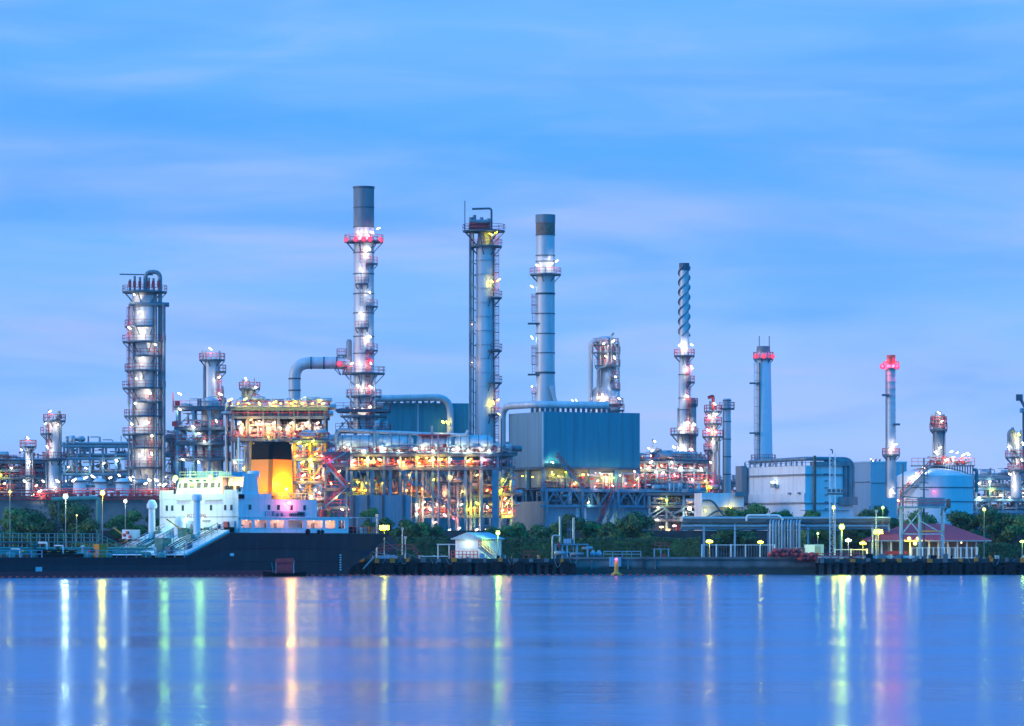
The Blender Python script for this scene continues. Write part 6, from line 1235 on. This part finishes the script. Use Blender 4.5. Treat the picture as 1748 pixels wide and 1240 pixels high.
for a in ((656, 901, 772, 'yellow', 1500, 'big boxy pale-yellow lamp on a pole behind the tanker stern', .75), (1499, 908, 778, 'yellow', 700, 'boxy pale-yellow lamp on a pole at the pavilion corner', .7)): pole_lamp(*a, kind='box')
for px, py, l in ((687, 903, 'bare grey pole without a lamp on the left jetty, left one of a pair'), (692, 918, 'shorter bare grey pole on the left jetty, right one of a pair'), (643, 880, 'thin white flagpole standing behind the tanker stern'), (1490, 905, 'slim bare pole by the pipe bridge end'), (1496, 873, 'thin aerial pole beside the green pole lamp')):
    t = Th('pole', l, 'pole', px, 774); MB().tube([(0, 0, 0), (0, 0, t.z(py))], [.16, .1], 8).build('pole_shaft', 'pipe', t.o); MB().box((0, 0, t.z(py)), (.5, .3, .5)).build('pole_head', 'pipe', t.o)

# ------------------------------------------------------------------ trees and hedge
def leaves(rn, lobes, n, size, up=.35):
    vs = []; fs = []
    tot = sum(a[3] * a[3] for a in lobes)
    for (cx, cy, cz, r, fz) in lobes:
        for i in range(int(n * r * r / tot)):
            d = Vector((rn.gauss(0, 1), rn.gauss(0, 1), rn.gauss(0, 1))).normalized(); k = r * (rn.random() ** .4) * rn.uniform(.8, 1.15) * (rn.uniform(1.0, 1.4) if rn.random() < .14 else 1)
            p = Vector((cx + d.x * k, cy + d.y * k, cz + d.z * k * fz)); nrm = (d + Vector((rn.gauss(0, .5), rn.gauss(0, .5), rn.gauss(0, .5) + up))).normalized()
            u = nrm.cross(Vector((rn.gauss(0, 1), rn.gauss(0, 1), rn.gauss(0, 1)))).normalized(); v = nrm.cross(u); s = size * rn.uniform(.5, 1.2); b = len(vs)
            vs += [p - u * s, p - v * s * .45 + nrm * s * .1, p + u * s, p + v * s * .45 + nrm * s * .1]; fs.append((b, b + 1, b + 2, b + 3))
    return vs, fs
def tree(px, Y, wpx, top, bot, seed, label, n=2600, mt='leaf', name='tree', size=.36):
    t = Th(name, label, 'tree', px, Y, group='shore trees'); rn = random.Random(seed); W = t.L(wpx) / 2; zt, zb = t.z(top), max(1.2, t.z(bot)); H = zt - zb; lob = []
    k = max(9, int(W / H * 15))
    for i in range(k):
        a = rn.uniform(-1, 1); r = rn.uniform(.15, .34) * min(H, W * 1.2); x = a * (W - r); zz = zb + r * .7 + (H - 1.6 * r) * rn.uniform(.1, 1) * (1 - .45 * a * a); lob.append((x, rn.uniform(-.5, .5) * W * .6, zz, r, .72))
    r = min(H, W) * .42; lob.append((rn.uniform(-.25, .25) * W, 0, zt - r * .68, r, .72)); lob.append((rn.choice((-.5, .5)) * W, -.5, zt - H * .12 - r * .6, r * .9, .7))
    vs, fs = leaves(rn, lob, n, size); c = MB().add(vs, fs).build('crown', mt, t.o)
    m = MB(); tr = .16 + .02 * H; m.tube([(0, 0, -.1), (.15, 0, zb * .5), (.1, 0, zb + H * .2)], [tr, tr * .8, tr * .55], 7)
    for (x, y, z, r, f) in lob[:8]: m.tube([(.12, 0, zb * .6), (x * .5, y * .5, zb * .6 + (z - zb * .6) * .6), (x, y, z)], [tr * .5, tr * .32, .06], 5)
    m.build('trunk', 'bark', t.o)
T = [(88, 825, 172, 846, 922, 'widest dark rain tree with a flat crown, left of the ship'), (20, 822, 70, 868, 930, 'dark rounded tree at the far left edge'), (135, 818, 80, 862, 935, 'dense tree on the right shoulder of the wide rain tree'), (40, 815, 70, 885, 940, 'lower bushy tree before the far left tree'),
     (222, 822, 62, 872, 935, 'bright-leaved tree between the tall lamp pole and the ship'), (196, 818, 40, 886, 938, 'small leafy tree by the foot of the yellow pole lamp'), (260, 826, 40, 880, 935, 'tree half hidden by the ship front'),
     (634, 815, 44, 868, 915, 'round dark tree standing before the blue corrugated shed'), (655, 812, 40, 884, 930, 'low tree behind the boxy lamp at the tanker stern'), (690, 806, 60, 888, 935, 'leafy tree behind the two bare poles'), (720, 812, 56, 892, 938, 'dark tree left of the blue-roofed hut'), (745, 815, 46, 898, 938, 'low dark tree right behind the hut awning'),
     (845, 812, 44, 900, 935, 'small tree behind the green-white lamp'), (880, 815, 60, 893, 935, 'spreading shrub tree below the beige wall'), (915, 812, 56, 896, 935, 'spreading shrub tree at the foot of the box building post'), (970, 812, 70, 878, 930, 'dark tree behind the loading arm'), (1010, 815, 50, 890, 932, 'low tree left of the biggest middle tree'),
     (1078, 808, 92, 874, 935, 'biggest dark tree in the middle, under the box building'), (1040, 810, 50, 893, 935, 'small tree on the left flank of the biggest middle tree'), (1245, 818, 46, 868, 900, 'airy small tree before the white annex'), (1285, 818, 60, 860, 896, 'taller airy tree before the white block'), (1335, 820, 44, 872, 896, 'small airy tree at the middle of the white block'), (1385, 820, 34, 872, 894, 'compact bush tree at the foot of the rusty downpipe'),
     (1260, 812, 90, 898, 935, 'dark low trees under the pipe bridge, left stretch'), (1240, 815, 80, 905, 938, 'dark shrub tree behind the white barred fence'), (1400, 812, 90, 898, 938, 'dark tree under the pipe bridge by the lattice mast'), (1500, 815, 84, 864, 930, 'dense dark tree left of the blue gantry'), (1455, 812, 60, 885, 938, 'dark tree beside the biggest yellow lamp'), (1560, 820, 90, 872, 930, 'tree showing through the blue gantry'),
     (1640, 818, 80, 872, 930, 'tree behind the right slope of the red roof'), (1700, 815, 90, 868, 935, 'large dark tree right of the pavilion'), (1750, 812, 80, 880, 940, 'dark tree at the far right edge'), (1665, 808, 50, 905, 942, 'low tree between the red roof and the right hedge'),
     (1800, 815, 90, 876, 940, 'outermost dark tree past the right edge of the hedge'), (-30, 815, 90, 872, 940, 'outermost dark tree past the far left lamp')]
for i, (px, Y, wpx, top, bot, lab) in enumerate(T): tree(px, Y, wpx, top, bot, 200 + i, lab, n=int(1900 + wpx * 52), mt=('leaf', 'leaf_b', 'leaf')[i % 3] if i not in (4, 19, 20, 21) else 'leaf_b')
def hedge(label, a, b, Y, py, seed, dp=2.2):
    t = Th('hedge', label, 'hedge', (a + b) / 2, Y); rn = random.Random(seed); h = t.z(py); x0, x1 = t.x(a), t.x(b); vs = []; fs = []
    for i in range(int((x1 - x0) * 95)):
        x = rn.uniform(x0, x1); f = rn.random(); p = Vector((x, rn.uniform(-dp / 2, dp / 2) if f > .6 else -dp / 2 + rn.gauss(0, .12), rn.uniform(0, h) if f <= .6 else h + rn.gauss(0, .1) + .12 * math.sin(x * .7)))
        nrm = Vector((rn.gauss(0, .5), -1 + rn.gauss(0, .5), rn.gauss(.2, .6))).normalized(); u = nrm.cross(Vector((rn.gauss(0, 1), rn.gauss(0, 1), rn.gauss(0, 1)))).normalized(); v = nrm.cross(u); s = rn.uniform(.15, .32); k = len(vs)
        vs += [p - u * s, p - v * s * .6, p + u * s, p + v * s * .6]; fs.append((k, k + 1, k + 2, k + 3))
    MB().add(vs, fs).build('foliage', 'hedge_leaf', t.o); MB().bb(x0 + .2, x1 - .2, -dp / 2 + .25, dp / 2 - .2, 0, h - .25).build('hedge_core', 'leaf', t.o)
hedge('long clipped hedge running behind the jetty hut to the white fence', 842, 1195, 792, 920, 1)
hedge('short clipped hedge between the tanker stern and the jetty hut', 676, 770, 794, 920, 2)
hedge('clipped hedge at the far right behind the dock', 1668, 1860, 792, 930, 3)
hedge('low hedge strip at the foot of the left trees', 120, 260, 794, 930, 4)
t = Th('site_wall', 'long low concrete boundary wall behind all the shore trees', 'wall', 874, 834)
MB().bb(t.x(-300), t.x(2100), -.2, .2, 0, t.z(906)).build('wall_face', 'concrete_dark', t.o)

# ------------------------------------------------------------------ thin evening haze over river and plant
hz = bpy.data.materials.new('evening_haze'); hz.use_nodes = True; ht = hz.node_tree; ht.nodes.clear()
pv = N(ht, 'ShaderNodeVolumePrincipled'); pv.inputs['Color'].default_value = (.80, .90, 1.0, 1); pv.inputs['Density'].default_value = .00004; pv.inputs['Anisotropy'].default_value = .2
ho = N(ht, 'ShaderNodeOutputMaterial'); ht.links.new(pv.outputs[0], ho.inputs['Volume']); M['haze'] = hz
tag(MB().bb(-900, 900, -60, 1500, -3, 105).build('haze', 'haze'), kind='stuff')
SC.cycles.volume_bounces = 0
